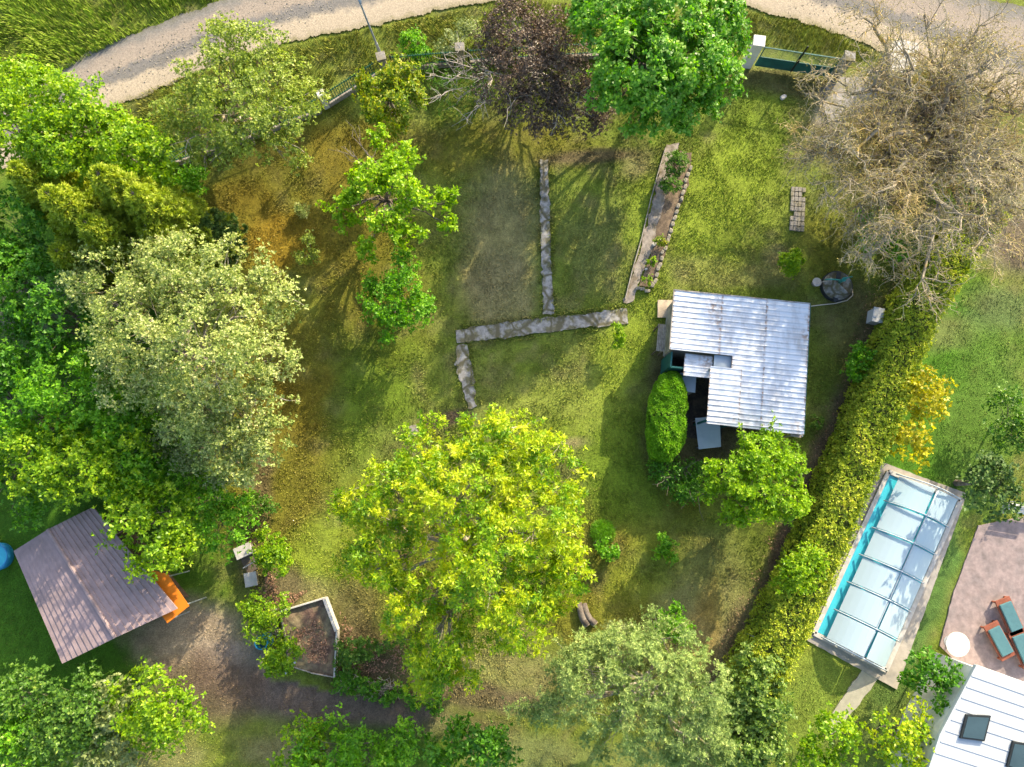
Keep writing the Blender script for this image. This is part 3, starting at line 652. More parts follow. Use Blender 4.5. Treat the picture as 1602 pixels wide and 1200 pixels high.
door = MB().prism([SH(112.3,130,0)[:2], SH(112.3,158,0)[:2], SH(113.1,158,0)[:2], SH(113.1,130,0)[:2]], .05, 2.0).build('door', M['teal'], shed)
MB().bar(SH(111.5, 154, .95), SH(111.5, 154, 1.12), .025, .025).build('handle', M['galv'], door)
mb = MB(); mb.bar(SH(215, 0, SZ-.12), SH(215.5, 206, SZ-.2), .07, .06)
mb.build('gutter', M['teal'], shed, bevel=.01)
mb = MB().bar(SH(0,.5,SZ+.01), SH(213,.5,SZ+.03), .05, .05).bar(SH(-.5,0,SZ-.01), SH(-.5,96,SZ-.01), .04, .06); mb.build('roof_trim', M['wood_grey'], shed)
mb = MB(); mb.tube([SH(214, 208, SZ-.2), SH(213, 209, SZ-.5), SH(208, 206, SZ-.8), SH(208, 206, .1)], .035); mb.build('downpipe', M['galv'], shed, smooth=True)
MB().bar(SH(196, 208, SZ-.22), SH(212, 209, SZ-.22), .14, .05).build('fascia', M['wood_grey'], shed)
# paved porch floor, its dark colour standing in for shade under the roofs
tag(MB().prism([SH(u, v, 0)[:2] for u, v in ((9,92),(113,92),(113,222),(10,222))], -.04, .012).build('porch_floor', simple('shade_dark_floor', (.05,.042,.036), .95, var=.4, scale=8, c2=(.09,.07,.05)), bevel=0), kind='structure')
# things round the shed
sh = thing('slatted_shelf', 'grey slatted wooden shelf rack leaning at the left wall of the shed', 'shelf', SH(-6, 68, 0))
mb = MB()
for k in range(5): mb.bar(SH(-12+k*2.6, 47, 1.25), SH(-12+k*2.6, 92, 1.25), .062, .03)
mb.build('slat_top', M['wood_grey'], sh, bevel=.004)
for (u, v) in ((-12,49),(-12,90),(-2,49),(-2,90)): MB().bar(SH(u, v, -.02), SH(u, v, 1.23), .06, .06).build('leg', M['wood_dark'], sh)
tb = thing('garden_table', 'grey-blue metal table sticking out below the porch roof of the shed', 'table', SH(50, 225, 0))
c4 = [P(1087.5,654,.75), P(1126,651,.75), P(1128,699,.75), P(1093,703,.75)]
MB().prism([p[:2] for p in c4], .73, .75).build('tabletop', M['sheet_blue'], tb, bevel=.006)
cc_ = sum(c4)/4
for p in c4: q = p*.86+cc_*.14; MB().bar((q[0], q[1], 0), (q[0], q[1], .728), .04, .04).build('leg', M['galv'], tb)
cab = thing('storage_cabinet', 'weathered pale cabinet standing under the low roof edge on the porch', 'cabinet', SH(42, 145, 0))
MB().prism([SH(u, v, 0)[:2] for u, v in ((28,125),(52,125),(52,153),(30,153))], 0, 1.35).build('body', M['wood_grey'], cab, bevel=.01)
MB().prism([SH(u, v, 0)[:2] for u, v in ((27,124),(53,124),(53,154),(29,154))], 1.352, 1.40).build('top', M['sheet_blue'], cab, bevel=.01)
for (u, v, r_, hgt, lab, mat) in ((92,214,.16,.32,'dark green flowerpot on the ground below the shed roof edge','green_paint'),(84,190,.18,.5,'rusty round barrel stored in the dark porch','wood_dark')):
    p = SH(u, v, 0); t_ = thing('pot', lab, 'pot', p); MB().tube([p, p+np.array((0,0,hgt))], [r_*.8, r_], 14).build('body', M[mat], t_, smooth=False)
    MB().tube([p+np.array((0,0,hgt)), p+np.array((0,0,hgt+.03))], [r_*1.06, r_*1.06], 14).build('rim', M[mat], t_)

# ---- well with hand pump
wl = thing('garden_well', 'round covered well with black strip cover, beside a teal hand pump', 'well', P(1307,449,0))
c = P(1307,449,.0); MB().tube([c-np.array((0,0,.05)), c+np.array((0,0,.22))], .78, 28).build('ring', M['black_cover'], wl)
MB().tube([c+np.array((0,0,.222)), c+np.array((.0,.0,.25)), c+np.array((.0,.0,.252)), c+np.array((.03,.03,.27))], [.74,.74,.70,.70], 28).build('cover', M['concrete'], wl)
mb = MB(); pts = [P(1313,425,.32), P(1311,436,.32), P(1307,450,.32), P(1306,462,.32), P(1308,472,.3)]
for a, b in zip(pts[:-1], pts[1:]): mb.bar(a, b, .22, .06)
mb.build('cover_strip', M['black_cover'], wl, bevel=.01)
pm = thing('hand_pump', 'teal cast hand pump with long spout standing on the round well cover', 'pump', P(1305,446,.27))
c = P(1305,447,0); z_ = lambda q, x=0, y=0: np.array((c[0]+x, c[1]+y, q))
tealp = simple('pump_teal', (.03,.23,.20), .45, var=.15, scale=6, bump=.02)
MB().tube([z_(.27), z_(.33), z_(.34), z_(1.0), z_(1.02), z_(1.12)], [.14,.14,.07,.07,.10,.10], 14).build('body', tealp, pm, smooth=False)
MB().tube([z_(.95), z_(.97,-.4,.04), z_(.93,-.75,.06), z_(.82,-.82,.06)], .035, 10).build('spout', tealp, pm, smooth=True)
mb = MB().bar(z_(1.15), z_(1.36,.05), .05, .05); mb.tube([z_(1.36,-.18), z_(1.36,.1,.03), z_(1.22,.35,.12), z_(.95,.46,.16)], .024, 8); mb.build('handle', tealp, pm, smooth=True)
bk = thing('bucket', 'small round grey bucket under the spout of the teal pump', 'bucket', P(1274,444,0)); c = P(1274,444,0)
MB().tube([c, c+np.array((0,0,.30))], [.15,.21], 18).build('body', M['bucket'], bk); MB().tube([c+np.array((0,0,.30)), c+np.array((0,0,.33))], [.225,.225], 18).build('rim', M['concrete_light'], bk)
hp = [P(1333,452,.06), P(1334,462,.05), P(1325,470,.04), P(1305,475,.03), P(1285,477,.03), P(1262,480,.03)]
tag(MB().tube(hp, .028, 8).build('garden_hose', M['hose'], smooth=True), 'pale hose curling from the round well to the shed corner', 'hose')
tag(MB().tube([P(1277,444,.34), P(1290,440,.4), P(1300,442,.5)], .012, 6).build('cord', M['hose'], smooth=True), 'short thin cord between the grey bucket and the hand pump', 'cord')
# grey box by the hedge
bx = thing('utility_box', 'small pale grey lidded box standing against the hedge right of the shed', 'box', P(1363,499,0))
a = R(-12); c = P(1363,498,0); MB().box(c+np.array((0,0,.33)), (.46,.66,.66), a).build('body', M['plastic_grey'], bx, bevel=.015)
MB().box(c+np.array((0,0,.69)), (.54,.74,.05), a, .08).build('lid', M['plastic_grey'], bx, bevel=.012)

# ---- fence, pillars, gate, lamp
def fence(label, pts, h=1.25, plinth=.3):
    W_ = [P(u, v, 0) for u, v in pts]; t_ = thing('metal_fence', label, 'fence', sum(W_)/len(W_), 'green metal fence sections along the road')
    for a, b in zip(W_[:-1], W_[1:]):
        L0 = np.linalg.norm(b-a); n = max(1, round(L0/2.2))
        for q in range(n):
            p0 = a+(b-a)*q/n; p1 = a+(b-a)*(q+1)/n; up = lambda p, z: np.array((p[0], p[1], z)); mb = MB()
            d_ = (p1-p0)/np.linalg.norm(p1-p0)*.05
            mb.bar(up(p0+d_, h-.1), up(p1-d_, h-.1), .045, .04); mb.bar(up(p0+d_, plinth+.1), up(p1-d_, plinth+.1), .045, .04)
            m = int(np.linalg.norm(p1-p0)/.13)
            for k in range(1, m): pp = p0+(p1-p0)*k/m; mb.bar(up(pp, plinth+.03), up(pp, h+.02), .03, .03)
            mb.build('panel', M['green_paint'], t_)
            MB().bar(up(p0, -.05), up(p0, h+.06), .07, .07).build('post', M['dark_metal'], t_)
            MB().prism([ (p0+d_*1.2)[:2]+np.array((0,-.1)), (p1-d_*1.2)[:2]+np.array((0,-.1)), (p1-d_*1.2)[:2]+np.array((0,.1)), (p0+d_*1.2)[:2]+np.array((0,.1))], -.05, plinth-.02).build('plinth', M['wood_grey'], t_, bevel=.01)
fence('green picket fence hidden behind the pale tree at the upper left', [(262,262),(380,222),(505,174)])
fence('green metal picket fence on a low plinth left of the lamp post', [(516,166),(592,118)])
fence('green picket fence from the lamp post towards the copper shrub', [(616,110),(712,102)])
fence('dark picket fence running behind the copper shrub and the maple', [(734,100),(950,88),(1150,100)])
def pillar(label, u, v, w_, h, rz=0., mat='render_white', capm='render_white'):
    c = P(u, v, 0); t_ = thing('fence_pillar', label, 'pillar', c, 'fence pillars')
    MB().box(c+np.array((0,0,h/2-.05)), (w_, w_, h), rz).build('shaft', M[mat], t_, bevel=.012)
    MB().box(c+np.array((0,0,h-.05+.052)), (w_+.1, w_+.1, .1), rz).build('cap', M[capm], t_, bevel=.015)
pillar('white rendered gate pillar with flat cap left of the green gate', 1168, 100, .50, 1.95, R(-8))
pillar('pale slim fence pillar at the left end of the fence by the pale tree', 511, 166, .3, 1.2, R(25))
pillar('brick-red topped fence pillar at the foot of the lamp post', 603, 112, .38, 1.35, R(15), 'stone', 'paver')
pillar('low brown stone fence pillar among the grey twigs', 722, 98, .38, 1.35, R(5), 'stone', 'paver')
pillar('grey gate pillar right of the green gate under the bare walnut', 1303, 122, .45, 1.9, R(-8), 'concrete', 'concrete')
gt = thing('garden_gate', 'teal double gate with solid lower panels and wire mesh above', 'gate', P(1236,110,0))
ga, gb = P(1180,104,0), P(1293,121,0)
up = lambda p, z: np.array((p[0], p[1], z))
for s in range(2):
    p0 = ga+(gb-ga)*(s*.505); p1 = ga+(gb-ga)*(s*.505+.495); mb = MB(); H_ = 1.65
    lf = MB().bar(up(p0,.12), up(p0,H_), .05, .05).bar(up(p1,.12), up(p1,H_), .05, .05).bar(up(p0,H_), up(p1,H_), .05, .05).bar(up(p0,.12), up(p1,.12), .05, .05).bar(up(p0,.86), up(p1,.86), .04, .04).build('leaf_frame', M['teal'], gt)
    MB().bar(up(p0,.49)+(p1-p0)*.02, up(p1,.49)-(p1-p0)*.02, .015, .70).build('lower_panel', M['teal'], lf)
    m = 22
    for k in range(1, m): pp = p0+(p1-p0)*k/m; mb.bar(up(pp,.88), up(pp,H_-.02), .006, .006)
    for k in range(1, 8): zz = .88+k*.095; mb.bar(up(p0,zz), up(p1,zz), .006, .006)
    mb.build('wire_mesh', M['green_paint'], lf)
    MB().bar(up(p1 if s == 0 else p0, .05)+np.array((0,-.05,0)), up(p1 if s == 0 else p0, 2.25)+np.array((.02,-.02,0)), .035, .035).build('lock_rod', M['dark_metal'], gt)
MB().box(up(ga+(gb-ga)*.5, 1.0)+np.array((0,-.08,0)), (.14,.06,.18)).build('lock', M['dark_metal'], gt, bevel=.01)
lp = thing('lamp_post', 'tall grey street lamp post leaning over the gravel road', 'street lamp', P(598,92,0))
b0 = P(598,92,0); t0 = P(564,6,4.55); MB().tube([b0-np.array((0,0,.05)), b0+(t0-b0)*.3, b0+(t0-b0)*.31, t0], [.085,.08,.055,.045], 12).build('pole', M['lamp_grey'], lp, smooth=False)
hd = MB().tube([t0, t0+np.array((-.05,.25,.10)), t0+np.array((-.08,.55,.12)), t0+np.array((-.1,.95,.10))], [.06,.10,.14,.06], 12).build('lamp_head', M['lamp_grey'], lp, smooth=True)
MB().tube([t0+np.array((-.07,.40,.0)), t0+np.array((-.09,.75,.0))], [.08,.07], 10).build('lens', M['plastic_grey'], hd)
bn = thing('bin_shelter', 'pale flat concrete shelter roof seen through the bare walnut crown', 'shelter', P(1392,112,0))
c = P(1392,112,0); MB().box(c+np.array((0,0,.6)), (1.2,1.5,1.25), R(-12)).build('body', M['concrete'], bn); MB().box(c+np.array((0,0,1.29)), (1.4,1.8,.1), R(-12)).build('roof', M['concrete_light'], bn, bevel=.02)
for u, v, lab in ((1261,797,'slim blue-grey steel post at the hedge beside the bright small tree'),(1166,990,'slim blue-grey steel post at the hedge near the pine')):
    b = P(u, v, 0); tag(MB().tube([b, b+np.array((.1,.02,1.25))], .035, 8).build('fence_post', M['galv'], smooth=True), lab, 'post')

# ---- bottom left: framed heap, slabs, barrel, poles
rb = thing('raised_bed', 'earth heap with dry leaves framed by pale boards, lower left', 'raised bed', P(485,990,0))
q5 = [(443,954),(512,933),(531,984),(527,1056),(490,1049),(455,1038),(450,985)]
hts = [.55,.6,.5,.4,.35,.35,.5]; W_ = [P(u, v, 0) for u, v in q5]
for k in range(len(W_)):
    a, b = W_[k], W_[(k+1) % len(W_)]; mb = MB(); th = (.05,.11,.06,.04,.04,.05,.05)[k]
    d = (b-a)/np.linalg.norm(b-a)*.015
    mb.bar(up(a+d, hts[k]/2), up(b-d, hts[k]/2), th*.5, hts[k]); mb.bar(up(a+d, hts[k]+.022), up(b-d, hts[k]+.022), th*1.3, .04)
    mb.build('board', M['concrete_light'] if k in (0,1,2) else M['wood_grey'], rb, bevel=.005)
c = sum(W_)/len(W_); V = []; F = []; rings = 14; na = 40; rg = np.random.default_rng(4)
outl = np.array(jag(W_, .1, 0)); 
V = [(c[0], c[1], .42)]
idx = np.linspace(0, len(outl)-1, na).astype(int)
for j in range(1, rings+1):
    for q in idx:
        p = c[:2]+(outl[q]-c[:2])*j/rings*.985; V.append((p[0], p[1], .36+.10*math.cos(j/rings*1.5)*1+(vnoise(np.array([p[0]]), np.array([p[1]]), .35)[0]-.5)*.14))
for q in range(na): F.append([0, 1+q, 1+(q+1) % na])
for j in range(rings-1):
    for q in range(na): a = 1+j*na; F.append([a+q, a+na+q, a+na+(q+1) % na, a+(q+1) % na])
mk('soil_heap', V, F, simple('heap_soil', (.20,.16,.09), .95, var=.45, scale=4, bump=.8, c2=(.12,.075,.055)), rb, smooth=True)
def litter(name, label, poly, n, seed, z=.02, mat='dry', L=.09, zf=None):
    rg = np.random.default_rng(seed); Q = np.array([p[:2] for p in poly]); lo, hi = Q.min(0), Q.max(0); p = lo+rg.random((n*2, 2))*(hi-lo); p = p[inpoly(p[:,0], p[:,1], poly)][:n]
    pos = np.stack([p[:,0], p[:,1], np.full(len(p), z)+rg.random(len(p))*.04], 1); V, F, T = leaves(rg, pos, np.tile((0,0,1.), (len(p),1)), 2, L, L*.6, cone=85, tsp=1)
    return tag(mk(name, V, F, LM[mat], attrs={'tone': T}), label, 'leaves', kind='stuff')
litter('dry_leaves', 'dry reddish leaves scattered on the framed earth heap', PP([(462,985),(505,965),(515,1000),(515,1035),(485,1030),(460,1010)]), 420, 3, .46)
litter('dry_leaves', 'dry brown leaves scattered on bare soil above the framed heap', PP([(420,885),(440,930),(480,925),(450,950),(410,940)]), 450, 4)
litter('dry_leaves', 'fallen leaves under the low bushes right of the framed heap', PP([(530,950),(560,1000),(640,1010),(640,1060),(540,1050)]), 350, 5)
litter('dry_leaves', 'fallen leaves on the bare strip along the long hedge', PP([(1400,430),(1340,620),(1270,780),(1130,1080),(1100,1070),(1230,770),(1310,600),(1360,440)]), 1800, 6, L=.07)
for u, v, rz, s, h, lab in ((385,861,24,(.80,.52),.35,'pale weathered concrete trough, the upper one by the left bushes'),(396,905,12,(.55,.62),.30,'square pale concrete trough, the lower one by the left bushes')):
    c = P(u, v, 0); t_ = thing('concrete_trough', lab, 'trough', c, 'concrete troughs')
    MB().box(c+np.array((0,0,h/2)), (s[0], s[1], h), R(rz)).build('body', M['concrete'], t_, bevel=.01); MB().box(c+np.array((0,0,h+.022)), (s[0]+.04, s[1]+.04, .04), R(rz)).build('lid', M['concrete_light'], t_, bevel=.01)
for a, b, wd, mt, lab in (((380,889,.35),(402,876,.4),.05,'concrete_light','white wooden pole lying between the two concrete troughs'),((412,969,.3),(435,951,.3),.05,'concrete_light','white wooden pole lying left of the framed earth heap'),((446,1054,.5),(462,1035,.45),.12,'sheet_blue','short pale blue board at the lower corner of the framed heap')):
    tag(MB().bar(P(*a), P(*b), wd, .05).build('pole', M[mt], bevel=.008), lab, 'pole')
slab('walkway_boards', 'dark worn boards laid between the concrete troughs', 'boards', [(376,872),(396,866),(404,890),(388,898)], M['wood_dark'], .05, seed=12, amp=.01)
br = thing('barrel', 'blue plastic barrel half hidden by the yellow-green bush', 'barrel', P(418,1000,0)); c = P(418,1000,0)
mb = MB(); K = 22; V = []; F = []
for (r_, z) in ((.30,0),(.34,.3),(.34,.6),(.30,.85),(.27,.85),(.30,.6),(.28,.1)):
    for k in range(K): V.append((c[0]+r_*math.cos(k*2*math.pi/K), c[1]+r_*math.sin(k*2*math.pi/K), z))
for j in range(6):
    for k in range(K): F.append([j*K+k, j*K+(k+1) % K, (j+1)*K+(k+1) % K, (j+1)*K+k])
F.append([6*K+k for k in range(K)]); mk('body', V, F, M['blue_plastic'], br, smooth=False)
MB().tube([c+np.array((0,0,.02)), c+np.array((0,0,.08))], .33, 22).build('base_ring', M['blue_plastic'], br)
# logs
for pts, r0, lab in (([(906,943),(909,958),(912,968),(918,978)], .16, 'left of the two grey hollow logs lying on the lawn above the pine'),([(914,944),(917,958),(922,968),(931,976)], .15, 'right of the two grey hollow logs lying on the lawn above the pine')):
    W_ = [P(u, v, r0) for u, v in pts]; t_ = thing('log', lab, 'log', W_[1]*np.array((1,1,0)), 'logs on the lawn')
    A = wob(np.random.default_rng(3), W_[0], W_[1], 4, .05); pl = list(W_); MB().tube(pl, [r0*.8, r0, r0*1.05, r0*1.15], 12).build('trunk', M['bark'], t_, smooth=True)
    d = unit(W_[-1]-W_[-2]); MB().tube([W_[-1]+d*.003, W_[-1]+d*.02], [r0*1.02, r0*1.0], 12).build('cut_end', M['log_end'], t_)
    MB().tube([W_[-1]+d*.022, W_[-1]+d*.026], [r0*.45, r0*.45], 10).build('hollow', M['wood_dark'], t_)

# ================================================================== TREES AND SHRUBS
tree('walnut_tree', 'large yellow-green broadleaf tree in the lower middle of the lawn', 'tree',
     [(665,700,5.2,42),(775,705,5.6,62),(850,745,5.6,56),(715,785,6.2,80),(835,830,6.0,68),(620,770,5.6,46),(572,810,5.0,32),(605,868,5.4,46),(885,888,5.2,34),
      (755,885,6.4,74),(650,935,5.8,50),(800,955,5.8,55),(675,1000,5.4,48),(712,1035,5.0,38),(668,1062,4.7,26),(850,915,4.8,42),(560,880,4.2,24),(540,785,4.2,18)],
     LM['big'], 1, hub=(735,850), hz=2.6, trunk_r=.24, cd=2.1, spc=5, csz=.17, k=9, L=.19, W=.056, cone=66, tsp=.3, bark='bark_grey', fill=.3, big=1.6,
     extra=[(665,690,5,655,645,5.4,16),(760,680,5.8,765,640,6,12),(640,760,5,520,775,4.2,40),(640,880,4.6,552,890,4,30),(690,1020,4.2,662,1092,3.6,40),(860,900,4.8,922,885,4.6,30),(840,730,5.6,880,690,5.4,14),(800,670,5.8,850,655,5.6,12),(620,870,4.8,575,905,4.2,26),(700,1000,4.6,650,1050,3.8,30),(630,720,5,575,740,4.6,26),(880,800,5.2,915,770,5,20),(820,950,5,870,955,4.6,22),(620,940,4.8,600,980,4.2,24),(760,980,4.8,800,1020,4.2,24),(705,1030,4.3,748,1062,3.9,24)])
tree('apple_tree', 'large pale blossoming apple tree on the left side of the garden', 'tree',
     [(180,445,5,62),(270,430,5.6,66),(355,445,5.4,66),(415,475,4.8,44),(230,520,6,76),(330,540,6.2,82),(420,560,4.8,46),(205,600,4.6,46),(300,630,5,62),(395,625,4.6,50),
      (345,690,4.2,42),(410,690,4,36),(375,730,3.8,24),(130,450,4.6,34),(255,392,4.6,34)],
     LM['apple'], 2, hub=(300,560), hz=1.8, trunk_r=.2, cd=1.5, spc=12, csz=.19, k=6, L=.12, W=.065, cone=60, tsp=.65, fill=.25, bark='bark_grey',
     extra=[(420,460,4.8,480,480,4.5,26),(400,440,4.8,445,425,4.5,22),(430,620,4.4,470,625,4.2,22),(380,720,3.8,395,755,3.6,20),(150,440,4.7,98,425,4.6,26)],
     bare=[(330,560,5.6,300,500,6.6,6),(300,620,5.2,340,600,6.2,6)])
tree('willow_shrub', 'silvery grey-green shrub below the pale apple tree', 'shrub', [(300,690,3.0,46),(330,720,3.0,40),(285,660,3.2,36),(355,660,3.2,34)],
     LM['silver'], 3, hub=(310,700), hz=1.0, trunk_r=.08, cd=2.4, spc=9, csz=.2, k=6, L=.12, W=.045, cone=50, tsp=.6)
tree('plum_tree', 'pale green fruit tree with bare inner branches beside the road at the upper left', 'tree',
     [(355,75,5,40),(400,85,5,46),(430,125,5,42),(335,120,5,46),(300,175,4.6,44),(370,170,5.4,58),(440,175,4.6,42),(482,155,4.2,28),(335,225,4.2,38),(395,222,4.2,38),(448,232,3.4,20),(468,262,3.0,12),(285,215,4,32)],
     LM['fruit'], 4, hub=(370,180), hz=1.6, trunk_r=.17, cd=1.9, spc=8, csz=.2, k=6, L=.135, W=.07, cone=62, tsp=.6, bark='bark_grey', fill=.2,
     extra=[(440,220,3.6,485,245,3.0,20),(470,150,4.4,508,140,4.2,18),(350,60,5,340,40,5,14),(400,60,5,412,38,5,14)],
     bare=[(340,190,4.6,290,235,4.8,8),(330,200,4.6,320,250,4.2,8),(370,200,4.8,345,240,4.6,8)])
tree('elder_tree', 'bright yellow-green tree in the top left corner behind the spruces', 'tree',
     [(60,160,5,54),(20,205,5,62),(120,185,5.4,58),(180,225,5,46),(228,238,4.6,38),(95,235,5.4,54),(250,268,4,24),(15,135,4.6,38),(160,265,4.6,36)],
     LM['lime'], 5, hub=(110,210), hz=1.8, trunk_r=.18, cd=2.0, spc=8, csz=.22, k=6, L=.17, W=.085, tsp=.6, fill=.2)
tree('young_walnut', 'small rounded tree with copper-tinted young leaves by the lamp post fence', 'tree',
     [(588,130,3,27),(632,125,3,28),(605,160,3.2,33),(642,158,2.8,22),(615,190,2.4,17),(570,150,2.6,16)],
     LM['red'], 6, hub=(610,155), hz=1.3, trunk_r=.08, cd=3.0, spc=8, csz=.15, k=6, L=.14, W=.07, tsp=.6)
tree('linden_tree', 'bright green loose tree with a dead grey twig at its top, upper lawn', 'tree',
     [(602,222,3.6,17),(636,246,3.4,17),(578,285,3.8,26),(622,290,4,30),(552,318,3.5,21),(526,324,3,13),(597,350,3.6,28),(648,318,3.5,22),(703,315,3,15),(692,345,2.9,15),(578,392,3,14),(545,352,3,15),(640,368,3.2,16),(618,262,3.8,18)],
     LM['vivid'], 7, hub=(605,315), hz=1.5, trunk_r=.11, cd=2.5, spc=8, csz=.17, k=6, L=.15, W=.085, tsp=.6, fill=.2,
     bare=[(590,270,3.8,562,222,4.2,10),(575,265,3.8,548,240,4.0,10)])
tree('pear_tree', 'mid green small tree standing just below the bright loose tree', 'tree',
     [(625,425,2.4,25),(600,478,2.3,27),(645,487,2.3,25),(610,508,2,20),(662,480,2,16),(590,450,2.2,16),(630,455,2.6,24)],
     LM['bright'], 8, hub=(618,470), hz=1.1, trunk_r=.07, cd=3.4, spc=8, csz=.15, k=6, L=.115, W=.06, tsp=.6)
tree('copper_shrub', 'dark copper-brown shrub mass with bare grey twigs behind the fence', 'shrub',
     [(800,40,3.2,36),(765,70,2.8,28),(830,95,3,48),(882,105,2.8,42),(785,125,2.8,38),(822,178,2.2,32),(895,160,2.2,36),(932,185,1.8,28),(870,185,2.0,26),(860,50,2.8,34),(815,8,3,24),(850,150,2.4,30)],
     LM['copper'], 9, hub=(840,110), hz=.8, trunk_r=.09, cd=2.6, spc=8, csz=.2, k=5, L=.11, W=.065, tsp=.7, bark='twig_pale',
     bare=[(840,120,1.6,800,165,3.0,14),(840,120,1.6,760,110,3.0,14),(850,120,1.6,870,190,2.6,14),(850,120,1.6,920,150,2.8,14),(850,120,1.6,900,110,3.2,12),(850,110,1.6,820,60,3.4,12),(870,140,1.4,900,185,2.2,12)])
tree('bare_shrub', 'leafless pale grey branching shrub between the copper shrub and the small tree', 'shrub', [(715,150,.8,34),(750,130,1.0,28),(690,120,.7,26)],
     LM['mid'], 10, hub=(765,125), hz=.5, trunk_r=.06, cd=1.6, spc=6, csz=.2, k=5, L=.10, W=.045, tsp=.7, bark='twig_pale',
     bare=[(770,125,.6,690,150,2.0,22),(770,125,.6,680,118,2.2,20),(770,125,.6,730,185,1.8,22),(770,125,.6,700,95,2.2,20),(770,125,.6,745,160,2.4,16),(770,125,.6,720,75,2.2,16),(770,125,.6,755,90,2.6,12)])
tree('maple_tree', 'dense bright green maple by the fence at the top centre', 'tree',
     [(960,45,5,54),(1040,30,5.6,60),(1110,40,5,48),(1000,100,6,62),(1075,100,5.8,58),(1125,130,4.8,32),(968,140,5,40),(1030,160,5,46),(1080,175,4.4,32),(1000,190,4,18),(1140,65,4.4,26),(925,20,4.5,34)],
     LM['maple'], 11, hub=(1030,110), hz=1.8, trunk_r=.2, cd=2.2, spc=8, csz=.2, k=6, L=.18, W=.12, cone=72, tsp=.55, fill=.12, droop=.3)
tree('cherry_tree', 'small vivid green tree overlapping the lower edge of the shed roof', 'tree',
     [(1140,740,3,32),(1190,720,3.4,30),(1228,722,3,24),(1180,775,3,36),(1230,780,2.8,28),(1128,765,2.6,24),(1200,685,3.2,12),(1165,698,3.,12),(1150,805,2.4,14),(1205,800,2.5,18)],
     LM['vivid'], 12, hub=(1185,755), hz=1.4, trunk_r=.09, cd=3.2, spc=8, csz=.15, k=6, L=.135, W=.075, tsp=.5,
     extra=[(1195,700,3.2,1212,648,3.6,22),(1160,710,3,1160,665,3.4,16),(1230,720,3,1258,712,3,12),(1130,770,2.6,1094,775,2.6,12)])
tree('pine_tree', 'blue-green spreading pine at the bottom edge of the garden', 'tree',
     [(898,1034,3.6,30),(955,1022,4.2,34),(1040,1000,4.2,40),(1015,1055,5,52),(930,1065,4.4,46),(1085,1070,4.6,48),(868,1095,3.6,30),(975,1115,4.6,46),(1075,1130,4.2,44),(1125,1115,3.8,26),(825,1108,3.0,18),(1030,1170,3.6,34),(1110,1170,3.4,30),(945,1150,3.4,26)],
     LM['pine'], 13, hub=(1010,1080), hz=2.0, trunk_r=.18, cd=2.1, spc=10, csz=.17, k=12, L=.13, W=.022, cone=55, droop=0, tsp=.5, fill=.2, bark='bark_grey',
     extra=[(890,1020,3.6,868,1000,3.4,16),(880,1090,3.6,790,1112,2.6,40),(1000,1000,4.2,985,968,4.0,20),(1050,990,4.2,1075,970,4.0,20)])

def spruce(label, u, v, h, r, mat, seed, group='spruces in the upper left'):
    rg = np.random.default_rng(seed); ap = P(u, v, h); root = thing('spruce_tree', label, 'tree', (ap[0], ap[1], -.05), group)
    polys = [(wob(rg, (ap[0], ap[1], -.05), ap, 8, .01), np.linspace(.14, .012, 8))]; pos = []; axs = []; ton = []
    z = .6
    while z < h-.1:
        f = (1-z/h); b = r*1.2*f**.75+.15; nb = 9 if f > .3 else 7; a0 = rg.random()*6.28
        for k in range(nb):
            a = a0+k*2*math.pi/nb+rg.normal()*.12; L = b*(.8+.35*rg.random()); d = np.array((math.cos(a), math.sin(a), 0)); s0 = np.array((ap[0], ap[1], z))
            t = np.linspace(0, 1, 6)[:, None]; br_ = s0+d*L*t+np.array((0,0,1.))*(.18*L*t-.38*L*t**2+.12*t**4*L); polys.append((br_, np.linspace(.022, .006, 6)))
            n = int(L*40)+6; tt = rg.random(n)**.75; sd = np.where(rg.random(n) < .5, -1, 1); side = np.array((-d[1], d[0], 0))
            off = (rg.random(n)**.8)*(.36*L*(1-tt)+.07); pp = s0+d*(L*tt)[:, None]+np.array((0,0,1.))*(.18*L*tt-.38*L*tt**2+.12*L*tt**4)[:, None]
            ax_ = unit(d*.8+side*sd[:, None]*.7); pos.append(pp+ax_*off[:, None]+rg.normal(0, .02, (n, 3))); axs.append(ax_+rg.normal(0, .12, (n, 3))+np.array((0,0,.55))); ton.append(np.clip(.3+.6*tt*rg.random(n)+rg.random()*.2, 0, 1))
        z += .24+.05*rg.random()
    V, F = tubes(polys, 4); mk('trunk', V, F, M['bark'], root, smooth=True)
    V, F, T = leaves(rg, np.concatenate(pos), np.concatenate(axs), 7, .17, .045, cone=42, cspread=14, droop=.1, tone=np.concatenate(ton), tsp=.4)
    mk('crown', V, F, mat, root, attrs={'tone': T})
for k, (u, v, h, r, dk, lab) in enumerate([
    (70,300,7.4,1.9,0,'olive-green spruce nearest the left picture edge, above the apple tree'),(150,268,7.6,1.7,0,'yellow-tipped spruce just below the bright corner tree'),
    (205,300,7.0,1.7,0,'spruce with a sharp tip between the corner tree and the apple tree'),(130,345,6.8,1.8,0,'broad olive spruce touching the upper left of the apple tree'),
    (20,262,6.6,1.6,0,'small olive spruce cut by the left picture edge'),(225,350,5.6,1.5,0,'short spruce beside the dark conifer above the apple tree'),
    (302,345,3.4,1.25,1,'dark green small conifer at the edge of the golden mossy lawn'),(85,390,5.8,1.3,0,'lowest olive spruce above the pale apple crown')]):
    spruce(lab, u, v, h, r, LM['spruce_dark' if dk else 'spruce'], 60+k)

